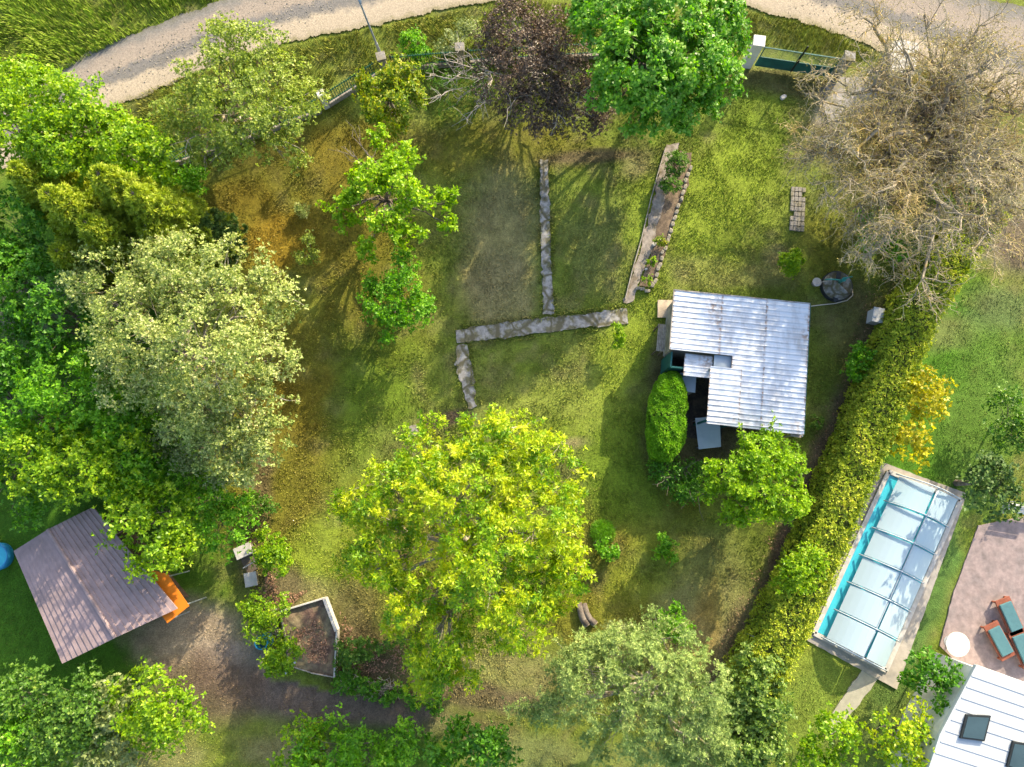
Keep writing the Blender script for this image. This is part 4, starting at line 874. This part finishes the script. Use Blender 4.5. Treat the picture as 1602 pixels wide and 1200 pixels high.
# ---- small shrubs and plants: name, label, cat, blobs, mat, kwargs
SM = [
 ('laurel_bush','deep green bush between the dark conifer and the pale fruit tree','shrub',[(283,300,1.6,26),(300,280,1.5,18)],'bright',dict(cd=4,k=6,L=.12,W=.06)),
 ('hazel_bush','bright green bush at the left boundary, the upper large one','shrub',[(290,765,2.4,36),(325,790,2.5,36),(275,735,2.2,28),(345,825,2.3,32),(370,800,2.2,22)],'bright',dict(cd=3,k=6,L=.13,W=.07)),
 ('privet_bush','dark leafy bush under the lower left of the pale apple tree','shrub',[(240,690,2.0,34),(215,650,2.0,28),(265,720,2,26),(230,620,2.2,22)],'deep',dict(cd=3,k=6,L=.13,W=.07)),
 ('currant_bush','loose green bush beside the concrete troughs','shrub',[(425,860,1.2,22),(435,880,1.1,18),(420,842,1.1,14)],'lime',dict(cd=4.5,k=6,L=.11,W=.06,csz=.12)),
 ('elder_bush','yellow-green bush growing over the blue barrel','shrub',[(440,1034,1.2,17),(452,1018,1.2,13),(425,1042,1.0,12)],'lime',dict(cd=4.5,k=6,L=.12,W=.06,csz=.12)),
 ('bramble','pale green bramble left of the framed earth heap','shrub',[(420,960,.8,20),(405,985,.8,18),(395,950,.8,16),(440,945,.6,10),(430,990,.8,14)],'lime',dict(cd=4,k=5,L=.10,W=.05,csz=.14)),
 ('ground_bush','low leafy bush right of the framed earth heap','shrub',[(545,1020,.6,16),(570,1015,.5,14),(600,1008,.5,12),(540,1045,.5,13),(620,1000,.4,8)],'mid',dict(cd=5,k=5,L=.10,W=.06,csz=.12)),
 ('ivy_patch','dark green ivy below the framed heap at the garden boundary','shrub',[(540,1068,.4,12),(565,1072,.4,14),(600,1085,.35,14),(640,1090,.35,12),(680,1098,.3,12)],'deep',dict(cd=6,k=5,L=.10,W=.07,csz=.12)),
 ('boxwood','round dark green box bush at the top of the planting bed','shrub',[(1059,255,.75,17)],'mid',dict(cd=14,k=6,L=.06,W=.04,csz=.07)),
 ('boxwood','dark green box bush, the lower of the two in the planting bed','shrub',[(1050,288,.6,15)],'mid',dict(cd=14,k=6,L=.06,W=.04,csz=.07)),
 ('round_shrub','small round vivid green shrub on the lawn above the shed','shrub',[(1240,411,.75,18)],'lime',dict(cd=14,k=6,L=.08,W=.045,csz=.08)),
 ('knotweed','tall leafy plant beside the hedge right of the shed','plant',[(1352,552,1.3,13),(1340,578,1.1,13),(1358,575,1.1,9)],'bright',dict(cd=6,k=6,L=.13,W=.07,csz=.13)),
 ('young_sapling','thin young sapling casting a shadow below the long concrete path','plant',[(968,520,1.0,9),(964,532,.8,8)],'lime',dict(cd=9,k=5,L=.10,W=.06,csz=.09)),
 ('currant_plant','small leafy sapling right of the big yellow-green tree','plant',[(947,860,.4,10),(955,865,.4,8)],'bright',dict(cd=8,k=5,L=.11,W=.06,csz=.1)),
 ('rose_plant','small sparse plant on the lawn below the vivid small tree','plant',[(1035,848,.5,9),(1048,862,.5,10),(1033,866,.4,6)],'bright',dict(cd=6,k=5,L=.11,W=.06,csz=.12)),
 ('berry_bush','green bush just above the right side of the pine','shrub',[(1050,965,1.4,17),(1068,985,1.4,14),(1040,985,1.3,12)],'bright',dict(cd=6,k=6,L=.10,W=.06,csz=.12)),
 ('sparse_sapling','sparse pale sapling on the golden mossy lawn at the left','plant',[(480,382,.9,9),(470,400,.8,8),(490,402,.7,7)],'fruit',dict(cd=6,k=5,L=.10,W=.05,csz=.12)),
 ('dry_tuft','small dry tuft with its own shadow on the golden lawn','plant',[(475,328,.35,10)],'apple',dict(cd=12,k=6,L=.10,W=.02,csz=.08)),
 ('raspberry','low green plants at the edge below the apple tree','plant',[(405,775,.7,12),(420,790,.5,10),(395,795,.6,9)],'mid',dict(cd=7,k=5,L=.10,W=.06,csz=.12)),
 ('shade_shrub','dark sprawling shrub with dead twigs left of the vivid small tree','shrub',[(1050,740,.8,20),(1075,765,.8,20),(1030,735,.6,12),(1090,740,.8,16)],'deep',dict(cd=5,k=5,L=.09,W=.05,csz=.14,bare=[(1060,750,.5,1075,730,1.3,10),(1060,750,.5,1090,770,1.2,10),(1060,750,.5,1040,750,1.2,8)])),
 ('flowering_bush','yellow-orange perennial in the middle of the planting bed','plant',[(1034,378,.3,8)],'red',dict(cd=14,k=6,L=.07,W=.04,csz=.06)),
 ('bed_perennial','small green perennial low in the planting bed','plant',[(1020,410,.25,6),(1012,440,.25,7)],'lime',dict(cd=14,k=6,L=.07,W=.04,csz=.06)),
 ('elderberry','bright leafy bush growing under the bare walnut near the hedge','shrub',[(1375,355,1.3,28),(1395,385,1.4,24),(1352,378,1.0,14)],'bright',dict(cd=4,k=6,L=.12,W=.065)),
 ('dogwood','mid green bush between the bare walnut and the hedge','shrub',[(1450,330,1.6,34),(1490,300,1.6,30),(1420,380,1.6,24),(1510,340,1.8,28)],'mid',dict(cd=3.5,k=6,L=.12,W=.065)),
 ('hedge_shrub','lime green leafy shrub breaking out of the long hedge','shrub',[(1255,895,2.5,24),(1235,905,2.3,18),(1265,880,2.5,16)],'lime',dict(cd=4.5,k=6,L=.12,W=.06)),
 ('ivy_bush','broad ivy covered bush at the lower end of the long hedge','shrub',[(1185,1060,2.0,32),(1155,1090,1.8,26),(1195,1105,2,30),(1160,1140,1.8,30),(1185,1165,1.6,28),(1150,1180,1.4,24)],'ivy',dict(cd=4,k=6,L=.14,W=.10)),
 ('juniper','grey-green feathery low shrub beside the two logs','shrub',[(968,990,.8,18),(985,1000,.8,14)],'silver',dict(cd=8,k=6,L=.07,W=.02,csz=.1)),
 ('flower_clump','pale dried flower clump at the lower left of the round vivid shrub','plant',[(1222,402,.2,7),(1228,420,.2,8)],'apple',dict(cd=16,k=5,L=.05,W=.03,csz=.06)),
 ('soil_weed','dark small weed tuft beside the right wall of the shed','plant',[(1277,660,.3,8)],'mid',dict(cd=14,k=5,L=.07,W=.04,csz=.06)),
 ('verge_bush','green leafy shrub on the road verge right of the lamp post','shrub',[(645,68,.8,18),(655,85,.7,14)],'bright',dict(cd=6,k=5,L=.10,W=.06,csz=.12)),
 ('verge_bush','pale green shrub on the verge just behind the grey twigs','shrub',[(705,70,.7,18),(735,50,.7,16)],'silver',dict(cd=5,k=5,L=.10,W=.05,csz=.14)),
]
for k, (nm, lab, cat, bl, mt, kw) in enumerate(SM):
    kw = dict(kw); kw.setdefault('csz', .18); kw.setdefault('tsp', .6); z = np.mean([b[2] for b in bl])
    tree(nm, lab, cat, bl, LM[mt], 200+k, hz=max(.15, z*.3), trunk_r=.03+.02*(z > 1), spc=7, fill=.2, low=-.5, rz=.8, **kw)
# feathery fern mound
fm = thing('asparagus_clump', 'soft feathery green mound on the lawn right of the big tree', 'plant', P(943,832,0)); rg = np.random.default_rng(9)
n = 1300; d = unit(rg.normal(size=(n,3))); d[:,2] = np.abs(d[:,2]); c = P(943,832,.05); pos = c+d*np.array((.58,.58,.18))*(rg.random((n,1))**.4)
V, F, T = leaves(rg, pos, d+np.array((0,0,.5)), 5, .12, .012, cone=40, tsp=.6); mk('fronds', V, F, LM['bright'], fm, attrs={'tone': T})
V, F = tubes([(wob(rg, c, c+np.array((rg.normal()*.3, rg.normal()*.3, .18)), 4, .1), [.01,.008,.006,.004]) for _ in range(24)], 4); mk('stem', V, F, M['bark'], fm)

# ---- the bare walnut: recursive branches, catkin-tipped twigs
def bare_tree(name, label, hub, hz, targets, seed, mat, twigmat, leafm, r0=.33):
    rg = np.random.default_rng(seed); h = P(*hub, hz); base = np.array((h[0]+.1, h[1]-.2, -.05)); root = thing(name, label, 'tree', base)
    lim = [(wob(rg, base, h, 8, .1), np.linspace(r0*1.3, r0, 8))]; sub = []; tw = []; tips = []; tdir = []
    for (u, v, z) in targets:
        e = P(u, v, z); L = np.linalg.norm(e-h); p = wob(rg, h-np.array((0,0,rg.random()*1.0)), e, 10, .55, .10); lim.append((p, np.linspace(r0*.62, .035, 10)))
        ns = int(6+L*2.0)
        for _ in range(ns):
            i0 = rg.integers(2, 10); s = p[min(i0, 9)]; dr = unit(unit(e-h)*.7+rg.normal(0, .75, 3)*np.array((1,1,.5))); l1 = (.9+1.5*rg.random())*(1.15-i0*.05)
            q = wob(rg, s, s+dr*l1+np.array((0,0,.1)), 6, .45, .05); sub.append((q, np.linspace(.042-.002*i0, .013, 6)))
            for _ in range(8):
                s2 = q[rg.integers(1, 6)]; d2 = unit(dr*.6+rg.normal(0, .8, 3)*np.array((1,1,.6))); l2 = .35+.6*rg.random(); q2 = wob(rg, s2, s2+d2*l2, 5, .5, .06); tw.append((q2, np.linspace(.014, .007, 5)))
                tips.append(q2[-1]); tdir.append(d2)
                for _ in range(3):
                    s3 = q2[rg.integers(1, 5)]; d3 = unit(d2*.5+rg.normal(0, .9, 3)); q3 = wob(rg, s3, s3+d3*(.15+.25*rg.random()), 3, .3); tw.append((q3, [.009,.007,.006])); tips.append(q3[-1]); tdir.append(d3)
    V, F = tubes(lim, 8); V_, F_ = tubes(sub, 8); mk('trunk', np.concatenate([V, V_]), np.concatenate([F, F_+len(V)]), M[mat], root, smooth=True)
    V, F = tubes(tw, 3); mk('crown', V, F, M[twigmat], root)
    tips = np.array(tips); tdir = np.array(tdir); n = len(tips)
    V, F, T = leaves(rg, tips, tdir+np.array((0,0,-.2)), 2, .10, .032, cone=35, droop=.5, tsp=.8); mk('buds', V, F, leafm, root, attrs={'tone': T})
tx = []
rgx = np.random.default_rng(77)
for a in range(0, 360, 15):
    rr = (185 if a % 30 == 0 else 120)*(.9+.2*rgx.random()); ca, sa = math.cos(R(a)), math.sin(R(a))
    u, v = 1445+rr*ca*.97, 215-rr*sa*1.12
    if a in (0,30,330,345,315): u = min(u, 1600)
    tx.append((u, v, (4.8 if a % 30 == 0 else 6.4)+rgx.random()*.8))
tx += [(1392,372,4.4),(1420,405,3.9),(1350,330,4.6),(1275,240,4.4),(1290,160,4.8),(1560,320,4.6),(1590,180,5.5),(1605,260,5),(1580,110,5.6),(1525,55,5.5),(1540,370,4.6),(1610,330,4.8)]
bare_tree('bare_walnut_tree', 'big leafless walnut tree with tangled grey twigs at the upper right', (1450,213), 3.2, tx, 5, 'walnut_bark', 'walnut_twig', LM['bud'])

# brush piles
def brush(label, u, v, seed, n=40, ln=.9, pale=True):
    rg = np.random.default_rng(seed); c = P(u, v, .05); po = []
    for _ in range(n):
        s = c+rg.normal(0, .12, 3)*np.array((1.2,1,.2)); a = rg.random()*6.28; e = s+np.array((math.cos(a)*ln*(.4+.7*rg.random()), math.sin(a)*ln*.6*rg.random(), .1+.35*rg.random())); q = wob(rg, s, e, 5, .35); po.append((q, np.linspace(.022, .007, 5)))
        for _ in range(2): po.append((wob(rg, q[3], q[3]+rg.normal(0, .2, 3)+np.array((0,0,.1)), 3, .3), [.01,.008,.006]))
    V, F = tubes(po, 4); V[:, 2] = np.maximum(V[:, 2], .01); tag(mk('brush_pile', V, F, M['twig_pale']), label, 'branches')
brush('pile of pale dead branches at the garden boundary, lower left', 592, 1072, 1, 46, .95)
brush('few dead sticks at the lower right corner of the framed earth heap', 540, 1062, 2, 14, .8)
brush('dry twigs lying left of the framed earth heap', 443, 990, 3, 22, .6)

# ---- hedges
def hedge(label, line, wd, h, mat, seed, L=.12, W=.05, dens=75, k=5, name='hedge', bump=.2, taper=.2):
    rg = np.random.default_rng(seed); A = np.array(line, float)[:, :2]; seg = np.linalg.norm(np.diff(A, axis=0), axis=1); tot = seg.sum(); cum = np.concatenate([[0], np.cumsum(seg)])
    root = thing(name, label, 'hedge', (A[:,0].mean(), A[:,1].mean(), -.05))
    def at(s):
        s = np.clip(s, 0, tot); i = np.clip(np.searchsorted(cum, s, side='right')-1, 0, len(seg)-1); t = (s-cum[i])/seg[i]; p = A[i]*(1-t)[:,None]+A[i+1]*t[:,None]; d = unit(A[i+1]-A[i]); return p, np.stack([-d[:,1], d[:,0]], 1), d
    # core
    ns = int(tot/.4)+2; s = np.linspace(0, tot, ns); p, n_, d_ = at(s); prof = [(-.42,0),(-.44,.5),(-.38,.85),(-.2,.93),(.2,.93),(.38,.85),(.44,.5),(.42,0)]
    V = []; 
    for q in range(ns):
        for (x, z) in prof: o_ = x*wd*(.9+.2*vnoise(np.array([s[q]]), np.array([z*3]), .7)[0]); V.append((p[q,0]+n_[q,0]*o_, p[q,1]+n_[q,1]*o_, z*h-.05))
    m = len(prof); F = []
    for q in range(ns-1):
        for j in range(m-1): F.append([q*m+j, q*m+j+1, (q+1)*m+j+1, (q+1)*m+j])
    F += [list(range(m)), [(ns-1)*m+j for j in range(m)][::-1]]
    mk('core', V, F, simple('hedge_core', (.06,.08,.015), .95, var=.4, scale=6), root)
    # sprays
    per = 2*h+wd; N_ = int(tot*per*dens); s = rg.random(N_)*tot; q = rg.random(N_)*per; p, n_, d_ = at(s)
    lft = q < h; top = (q >= h) & (q < h+wd)
    x = np.where(lft, -wd/2, np.where(top, q-h-wd/2, wd/2)); z = np.where(lft, q, np.where(top, h, q-h-wd))
    zz = np.clip(z/h, 0, 1); x = np.where(top, x, x*(1-taper*zz**3)); nx_ = np.where(lft, -1., np.where(top, x/wd*.8, 1.)); nz_ = np.where(top, 1., .25+.3*zz)
    bm = (fbm(s*1.0, np.where(top, x*2, z*1.0)+5*lft, .75, seed)-.5)*bump*2.6+(vnoise(s, z+x, .3, seed)-.5)*bump*.8
    pos = np.stack([p[:,0]+n_[:,0]*(x+nx_*bm*(~top)), p[:,1]+n_[:,1]*(x+nx_*bm*(~top)), np.maximum(z+bm*top, .05)], 1)
    nor = unit(np.stack([n_[:,0]*nx_, n_[:,1]*nx_, nz_], 1)+rg.normal(0, .35, (N_, 3))); pos += rg.normal(0, .05, (N_, 3))
    tn = np.clip(.45+bm*.9/bump*.35+rg.normal(0, .18, N_), 0, 1)
    V, F, T = leaves(rg, pos, nor, k, L, W, cone=48, cspread=18, droop=.1, tone=tn, tsp=.3); mk('foliage', V, F, mat, root, attrs={'tone': T})
hl = [P(1510,350,0), P(1470,400,0), P(1405,500,0), P(1350,640,0), P(1300,760,0), P(1240,900,0), P(1190,1000,0), P(1150,1085,0)]
hedge('long clipped olive-green thuja hedge along the right side of the garden', hl, 1.75, 2.3, LM['thuja'], 31, dens=150, L=.11, W=.05, bump=.16)
hedge('overgrown dark green hedge strip along the upper left boundary under the trees', [P(190,560,0), P(300,740,0)], 1.2, 1.4, LM['deep'], 33, dens=60)

# clipped rounded bush beside the shed
cb_ = thing('clipped_thuja', 'tall rounded clipped bright green bush left of the shed', 'bush', P(1030,655,0)); rg = np.random.default_rng(8)
h = 2.1; c = P(1036,655,0)*np.array((1,1,0)); c[2] = 0
def sup(d, grow=1.0):
    """rounded long body: wider towards the near end"""
    wdt = .80+.13*np.clip(-d[:,1], -1, 1); x = np.sign(d[:,0])*np.abs(d[:,0])**.8*wdt; y = np.sign(d[:,1])*np.abs(d[:,1])**.75*2.05; z = 1.05+np.sign(d[:,2])*np.abs(d[:,2])**.6*1.03
    return c+np.stack([(x+y*.10)*grow, y*grow, 1.05+(z-1.05)*grow], 1)
K1, K2 = 28, 14; V = []; F = []
th = np.linspace(0, math.pi, K2+1); 
dd_ = np.array([(math.sin(t)*math.cos(f), math.sin(t)*math.sin(f), math.cos(t)) for t in th for f in np.arange(K1)*2*math.pi/K1]); V = sup(dd_, .95)
for j in range(K2):
    for i in range(K1): F.append([j*K1+i, (j+1)*K1+i, (j+1)*K1+(i+1) % K1, j*K1+(i+1) % K1])
mk('core', V, F, simple('bush_core', (.04,.085,.008), .95, var=.3, scale=7), cb_, smooth=True)
n = 15000; d = unit(rg.normal(size=(n,3))); d = d[d[:,2] > -.7]; pos = sup(d)+rg.normal(0, .022, (len(d),3)); bm = vnoise(pos[:,0]*1.2, pos[:,1]+pos[:,2], .3); pos += d*((bm-.5)*.2+(vnoise(pos[:,0],pos[:,1],.8,9)-.5)*.2)[:,None]
V, F, T = leaves(rg, pos, d+rg.normal(0,.3,(len(d),3)), 5, .085, .034, cone=45, tone=np.clip(bm*.8+rg.random(len(d))*.3, 0, 1), tsp=.4); mk('foliage', V, F, LM['thuja_green'], cb_, attrs={'tone': T})

# ================================================================== NEIGHBOURS
def house(name, label, cat, poly, zr, wallm, roofm, ridge=.5, rise=.7):
    """gabled house: poly = four eave corners seen at height zr; ridge runs from mid(0-1) to mid(2-3)"""
    q = [P(u, v, zr) for u, v in poly]; c = sum(q)/4; t_ = thing(name, label, cat, up(c, -.05)); m0 = up((q[0]+q[1])/2, zr+rise); m1 = up((q[2]+q[3])/2, zr+rise)
    ins = [p*.86+c*.14 for p in q]; MB().prism([p[:2] for p in ins], -.05, zr-.1).build('wall', wallm, t_)
    for e0, e1 in ((q[0], q[3]), (q[1], q[2])):
        a0, a1 = m0, m1; mb = MB(); n = 10
        for k in range(n):                       # overlapping tile courses
            f0, f1 = k/n, (k+1)/n; A0 = a0+(e0-a0)*f0; A1 = a1+(e1-a1)*f0; B0 = a0+(e0-a0)*f1; B1 = a1+(e1-a1)*f1; lz = np.array((0,0,.035))
            mb.add([A0, A1, B1+lz, B0+lz, A0-lz, A1-lz, B1-lz, B0-lz], [[0,3,2,1],[4,5,6,7],[0,1,5,4],[2,3,7,6],[1,2,6,5],[3,0,4,7]])
        mb.build('roof', roofm, t_)
    MB().tube([m0+np.array((0,0,.02)), m1+np.array((0,0,.02))], .09, 8).build('ridge', roofm, t_)
    return t_, q
brown = simple('brown_roof_tiles', (.29,.215,.21), .85, var=.15, scale=3, c2=(.24,.18,.175))
house('neighbour_cabin', 'brown tiled roof of the neighbour cabin at the lower left', 'house', [(22,862),(146,793),(278,952),(98,1038)], 2.4, simple('brown_boards', (.10,.07,.05), .9, var=.2, scale=4), brown, rise=.4)
aw = thing('awning', 'bright orange awning on the right corner of the brown roofed cabin', 'awning', P(232,930,0)); orange = simple('orange_cloth', (.62,.17,.008), .8, var=.08, scale=3, bump=.05)
MB().prism([P(u, v, 2.2)[:2] for u, v in ((190,880),(262,898),(296,948),(262,975))], 2.18, 2.21).build('cloth', orange, aw)
for u, v in ((262,902),(290,946),(262,970)): p = P(u, v, 2.15); MB().tube([up(p,-.05), up(p,2.17)], .03, 8).build('pole', M['galv'], aw)
tp = thing('paddling_pool', 'small round blue paddling pool at the left picture edge', 'pool', P(2,870,0)); c = P(2,870,0)
V = []; F = []; K = 28
for (r_, z) in ((.62,0),(.66,.25),(.62,.45),(.55,.45),(.52,.3)): V += [(c[0]+r_*math.cos(k*2*math.pi/K), c[1]+r_*math.sin(k*2*math.pi/K), z) for k in range(K)]
for j in range(4): F += [[j*K+k, j*K+(k+1)%K, (j+1)*K+(k+1)%K, (j+1)*K+k] for k in range(K)]
mk('wall', V, F, M['blue_plastic'], tp, smooth=True)
water = simple('pool_water', (.05,.42,.52), .08, var=.1, scale=2, bump=.15, spec=.5)
MB().tube([c+np.array((0,0,.2)), c+np.array((0,0,.3))], .51, 28).build('water', water, tp)

# pool under a low sliding cover
pp_ = [(1388,738),(1500,782),(1384,1048),(1272,990)]
slab('pool_paving', None, None, [(1376,722),(1512,772),(1402,1078),(1262,1002)], simple('beige_paving', (.36,.32,.27), .85, var=.2, scale=4, c2=(.27,.25,.22)), .05, seed=30, amp=.01, kind='structure')
slab('terrace_paving', None, None, [(1530,822),(1640,800),(1640,1080),(1520,1060),(1470,1010),(1490,930)], simple('pink_paving', (.26,.205,.195), .9, var=.25, scale=5, c2=(.20,.165,.16)), .04, seed=31, amp=.01, kind='structure')
slab('garden_path', None, None, [(1356,1035),(1384,1048),(1330,1118),(1300,1150),(1285,1140)], simple('pale_path', (.34,.32,.25), .9, var=.15, scale=4), .03, seed=32, amp=.03, kind='structure')
slab('garden_path', None, None, [(1395,980),(1410,985),(1500,790),(1490,782)], simple('cream_path', (.36,.33,.25), .9, var=.15, scale=4), .07, seed=33, amp=.01, kind='structure')
pl = thing('swimming_pool', 'long turquoise swimming pool beyond the hedge', 'pool', P(1386,890,0))
W_ = [P(u, v, 0) for u, v in pp_]; c = sum(W_)/4
MB().prism([(p*.97+c*.03)[:2] for p in W_], -.02, .075).build('water', water, pl)
for a, b in zip(W_, W_[1:]+W_[:1]): MB().bar(up(a,.08), up(b,.08), .22, .14).build('coping', M['concrete_light'], pl, bevel=.01)
cv = thing('pool_cover', 'low sliding pool enclosure of white translucent panels', 'pool cover', c)
m, t, b = nodes('translucent_panel'); b.inputs['Base Color'].default_value = (.46,.58,.64,1); b.inputs['Roughness'].default_value = .35; b.inputs['Alpha'].default_value = .72; M['panel'] = m
a0, a1, a2, a3 = W_
def bil(s, t_): return (a0*(1-s)+a1*s)*(1-t_)+(a3*(1-s)+a2*s)*t_
rows = 6
for i in range(rows):
    hh = .55+.05*i
    for j, (s0, s1) in enumerate(((.13,.56),(.60,.94))):
        f0, f1 = (i+.05)/rows, (i+.95)/rows; N_ = 6; V = []
        for q in range(N_+1):
            s = s0+(s1-s0)*q/N_; z = .18+hh*math.sin(math.pi*min(max((s-.05)/.95, 0), 1))
            V += [up(bil(s, f0), z), up(bil(s, f1), z)]
        V = np.array(V); F = [[2*q, 2*q+1, 2*q+3, 2*q+2] for q in range(N_)]; nv = len(V); V2 = V-np.array((0,0,.015)); F += [[x+nv for x in f[::-1]] for f in F]
        mk('panel', np.concatenate([V, V2]), F, M['panel'], cv)
for i in range(rows+1):
    pts = [up(bil(s, i/rows), .19+.72*math.sin(math.pi*min(max((s-.05)/.95, 0), 1))) for s in np.linspace(.08, .98, 12)]; MB().tube(pts, .035, 6).build('rib', M['sheet_blue'], cv, smooth=True)
pts = [up(bil(.58, f), .84) for f in np.linspace(0, 1, 8)]; MB().tube(pts, .04, 6).build('spine', M['sheet_blue'], cv, smooth=True)

# white flat-roofed house at the lower right corner
wh = thing('white_house', 'white flat roofed house with dark roof windows at the lower right corner', 'house', P(1560,1160,0)); zr = 3.0
rp = [P(u, v, zr) for u, v in ((1528,1040),(1625,1075),(1660,1260),(1440,1240),(1470,1150))]; cc2 = sum(rp)/5
whm = simple('white_roof_membrane', (.42,.45,.47), .7, var=.06, scale=2, bump=.05)
MB().prism([(p*.95+cc2*.05)[:2] for p in rp], -.05, zr-.2).build('wall', M['render_white'], wh); MB().prism([p[:2] for p in rp], zr-.198, zr).build('roof', whm, wh, bevel=.02)
for k_ in range(1, 9):
    f_ = k_/9; A_ = rp[0]*(1-f_)+rp[4]*f_*.5+rp[3]*f_*.5; B_ = rp[1]*(1-f_)+rp[2]*f_; MB().bar(up(A_, zr+.012), up(B_, zr+.012), .05, .02).build('roof_seam', whm, wh)
dg = simple('dark_glass', (.04,.07,.08), .1, var=.2, scale=1, bump=0, spec=.6)
for pol in ([(1512,1118),(1550,1120),(1540,1160),(1502,1155)], [(1585,1160),(1618,1165),(1610,1210),(1575,1200)]):
    f_ = MB().prism([P(u, v, zr+.1)[:2] for u, v in pol], zr+.003, zr+.12).build('roof_window', M['dark_metal'], wh); k_ = [P(u, v, zr+.1) for u, v in pol]; c_ = sum(k_)/4
    MB().prism([(p*.86+c_*.14)[:2] for p in k_], zr+.123, zr+.135).build('pane', dg, f_)
terr = simple('rust_red_wood', (.22,.07,.04), .7, var=.25, scale=4)
for k, (u, v, rz, lab) in enumerate(((1572,962,20,'rust-red wooden lounger with teal cushion, the upper one on the terrace'),(1556,1000,25,'rust-red wooden lounger with teal cushion, left one on the terrace'),(1592,1012,20,'rust-red wooden lounger with teal cushion nearest the white house'))):
    c = P(u, v, 0); t_ = thing('sun_lounger', lab, 'lounger', c, 'loungers on the pink terrace'); a = R(rz)
    MB().box(c+np.array((0,0,.33)), (.75,1.7,.08), a).build('frame', terr, t_, bevel=.01); MB().box(c+np.array((0,0,.425)), (.6,1.3,.10), a).build('cushion', simple('teal_cushion', (.06,.15,.17), .8, var=.1, scale=4), t_, bevel=.03)
    for sx in (-1,1):
        for sy in (-1,1): x, y = sx*.32, sy*.78; MB().box(c+np.array((x*math.cos(a)-y*math.sin(a), x*math.sin(a)+y*math.cos(a), .145)), (.07,.07,.29), a).build('leg', terr, t_)
def rtable(name, label, cat, u, v, r_, mat, h=.72):
    c = P(u, v, 0); t_ = thing(name, label, cat, c); MB().tube([c+np.array((0,0,h-.04)), c+np.array((0,0,h))], r_, 24).build('tabletop', M[mat], t_); MB().tube([c, c+np.array((0,0,.05)), c+np.array((0,0,.06)), c+np.array((0,0,h-.045))], [.25,.25,.04,.04], 12).build('leg', M['galv'], t_)
rtable('patio_table', 'round white patio table at the left edge of the pink terrace', 'table', 1484, 1003, .55, 'render_white')
bnch = thing('garden_bench', 'white garden bench near the right picture edge beside the dark conifer', 'bench', P(1590,797,0)); c = P(1590,797,0)
mb = MB()
for k in range(4): mb.box(c+np.array((0,-.17+.115*k,.44)), (1.5,.095,.035), R(-10))
mb.build('seat', M['render_white'], bnch, bevel=.005)
mb = MB()
for k in range(3): mb.box(c+np.array((.05,.27,.58+.12*k)), (1.5,.03,.095), R(-10))
mb.build('backrest', M['render_white'], bnch, bevel=.005)
for s in (-1,1): MB().box(c+np.array((s*.66,-.1-s*.11,.21)), (.06,.4,.42), R(-10)).build('leg', M['render_white'], bnch, bevel=.005)

NB = [
 ('tree','dark green tree left of the pale apple crown, beyond the boundary',[(70,470,4,60),(30,440,4,50),(110,520,4,50)],'deep'),
 ('tree','round dark tree at the left picture edge just below the spruces',[(15,350,4.2,46),(50,385,4,34),(5,400,4,40)],'deep'),
 ('tree','bright tree beyond the left boundary below the dark one',[(100,610,4.2,55),(150,640,4,45),(60,650,4,45)],'bright'),
 ('tree','yellow-green tree above the brown roofed cabin',[(60,715,4,50),(125,735,4.2,52),(190,720,3.8,42)],'lime'),
 ('tree','green tree overlapping the upper right corner of the brown roof',[(215,820,3.8,42),(260,800,3.6,35),(245,855,3.6,38)],'lime'),
 ('tree','deep green tree at the far left above the cabin',[(10,760,3.8,50),(-20,560,4,60)],'deep'),
 ('tree','dark bushy tree between the cabin and the garden boundary',[(170,660,3.5,40),(205,740,3.2,36)],'bright'),
 ('bush','yellow-green bush in the lower left below the cabin',[(235,1095,2.4,42),(275,1120,2.2,36),(225,1135,2.2,30)],'lime'),
 ('bush','dark green bush at the bottom left edge',[(130,1110,2.2,48),(90,1150,2.2,40),(40,1090,2.2,44)],'mid'),
 ('bush','green bush in the bottom left corner',[(25,1180,2.2,44),(-10,1130,2.2,40)],'bright'),
 ('bush','grey-green bush right of the dark bush at bottom left',[(180,1100,2.0,28),(175,1170,1.8,30)],'silver'),
 ('bush','fresh green bush at the bottom edge, middle left',[(520,1175,1.8,40),(570,1190,1.8,34),(620,1170,1.6,28)],'bright'),
 ('bush','yellow-green bush at the bottom beside the fresh green one',[(475,1170,1.6,30)],'lime'),
 ('bush','dark bush at the bottom edge left of the pine',[(760,1175,1.8,30),(705,1165,1.6,26)],'deep'),
 ('bush','upper golden yellow shrub beyond the long hedge',[(1442,618,1.8,28),(1452,645,1.6,18)],'yellow'),
 ('bush','lower golden yellow shrub just above the pool',[(1415,690,1.6,24),(1388,680,1.6,16),(1440,690,1.5,16)],'yellow'),
 ('tree','dark blue-green conifer beside the white bench',[(1550,770,2.6,30),(1545,740,2.2,22)],'spruce_dark'),
 ('bush','olive round bush below the white table',[(1400,1140,2.0,38),(1430,1170,2.0,32)],'big'),
 ('bush','dark green bush above the white house',[(1455,1060,1.8,26),(1475,1085,1.8,22)],'deep'),
 ('bush','light green bush at the bottom beyond the hedge end',[(1300,1150,1.6,28),(1270,1190,1.4,26)],'lime'),
 ('bush','green bush by the right picture edge above the bench',[(1590,690,1.8,34),(1585,640,1.6,26)],'mid'),
]
for k, (cat, lab, bl, mt) in enumerate(NB):
    tree('neighbour_tree' if cat == 'tree' else 'neighbour_bush', lab, cat, bl, LM[mt], 400+k, hz=1.2 if cat == 'tree' else .5, trunk_r=.14 if cat == 'tree' else .05, cd=1.9, spc=7, csz=.24, k=6, L=.17, W=.09, tsp=.5, fill=.12, group='trees and bushes of the neighbours')
print('faces', sum(len(o.data.polygons) for o in bpy.data.objects if o.type == 'MESH'))
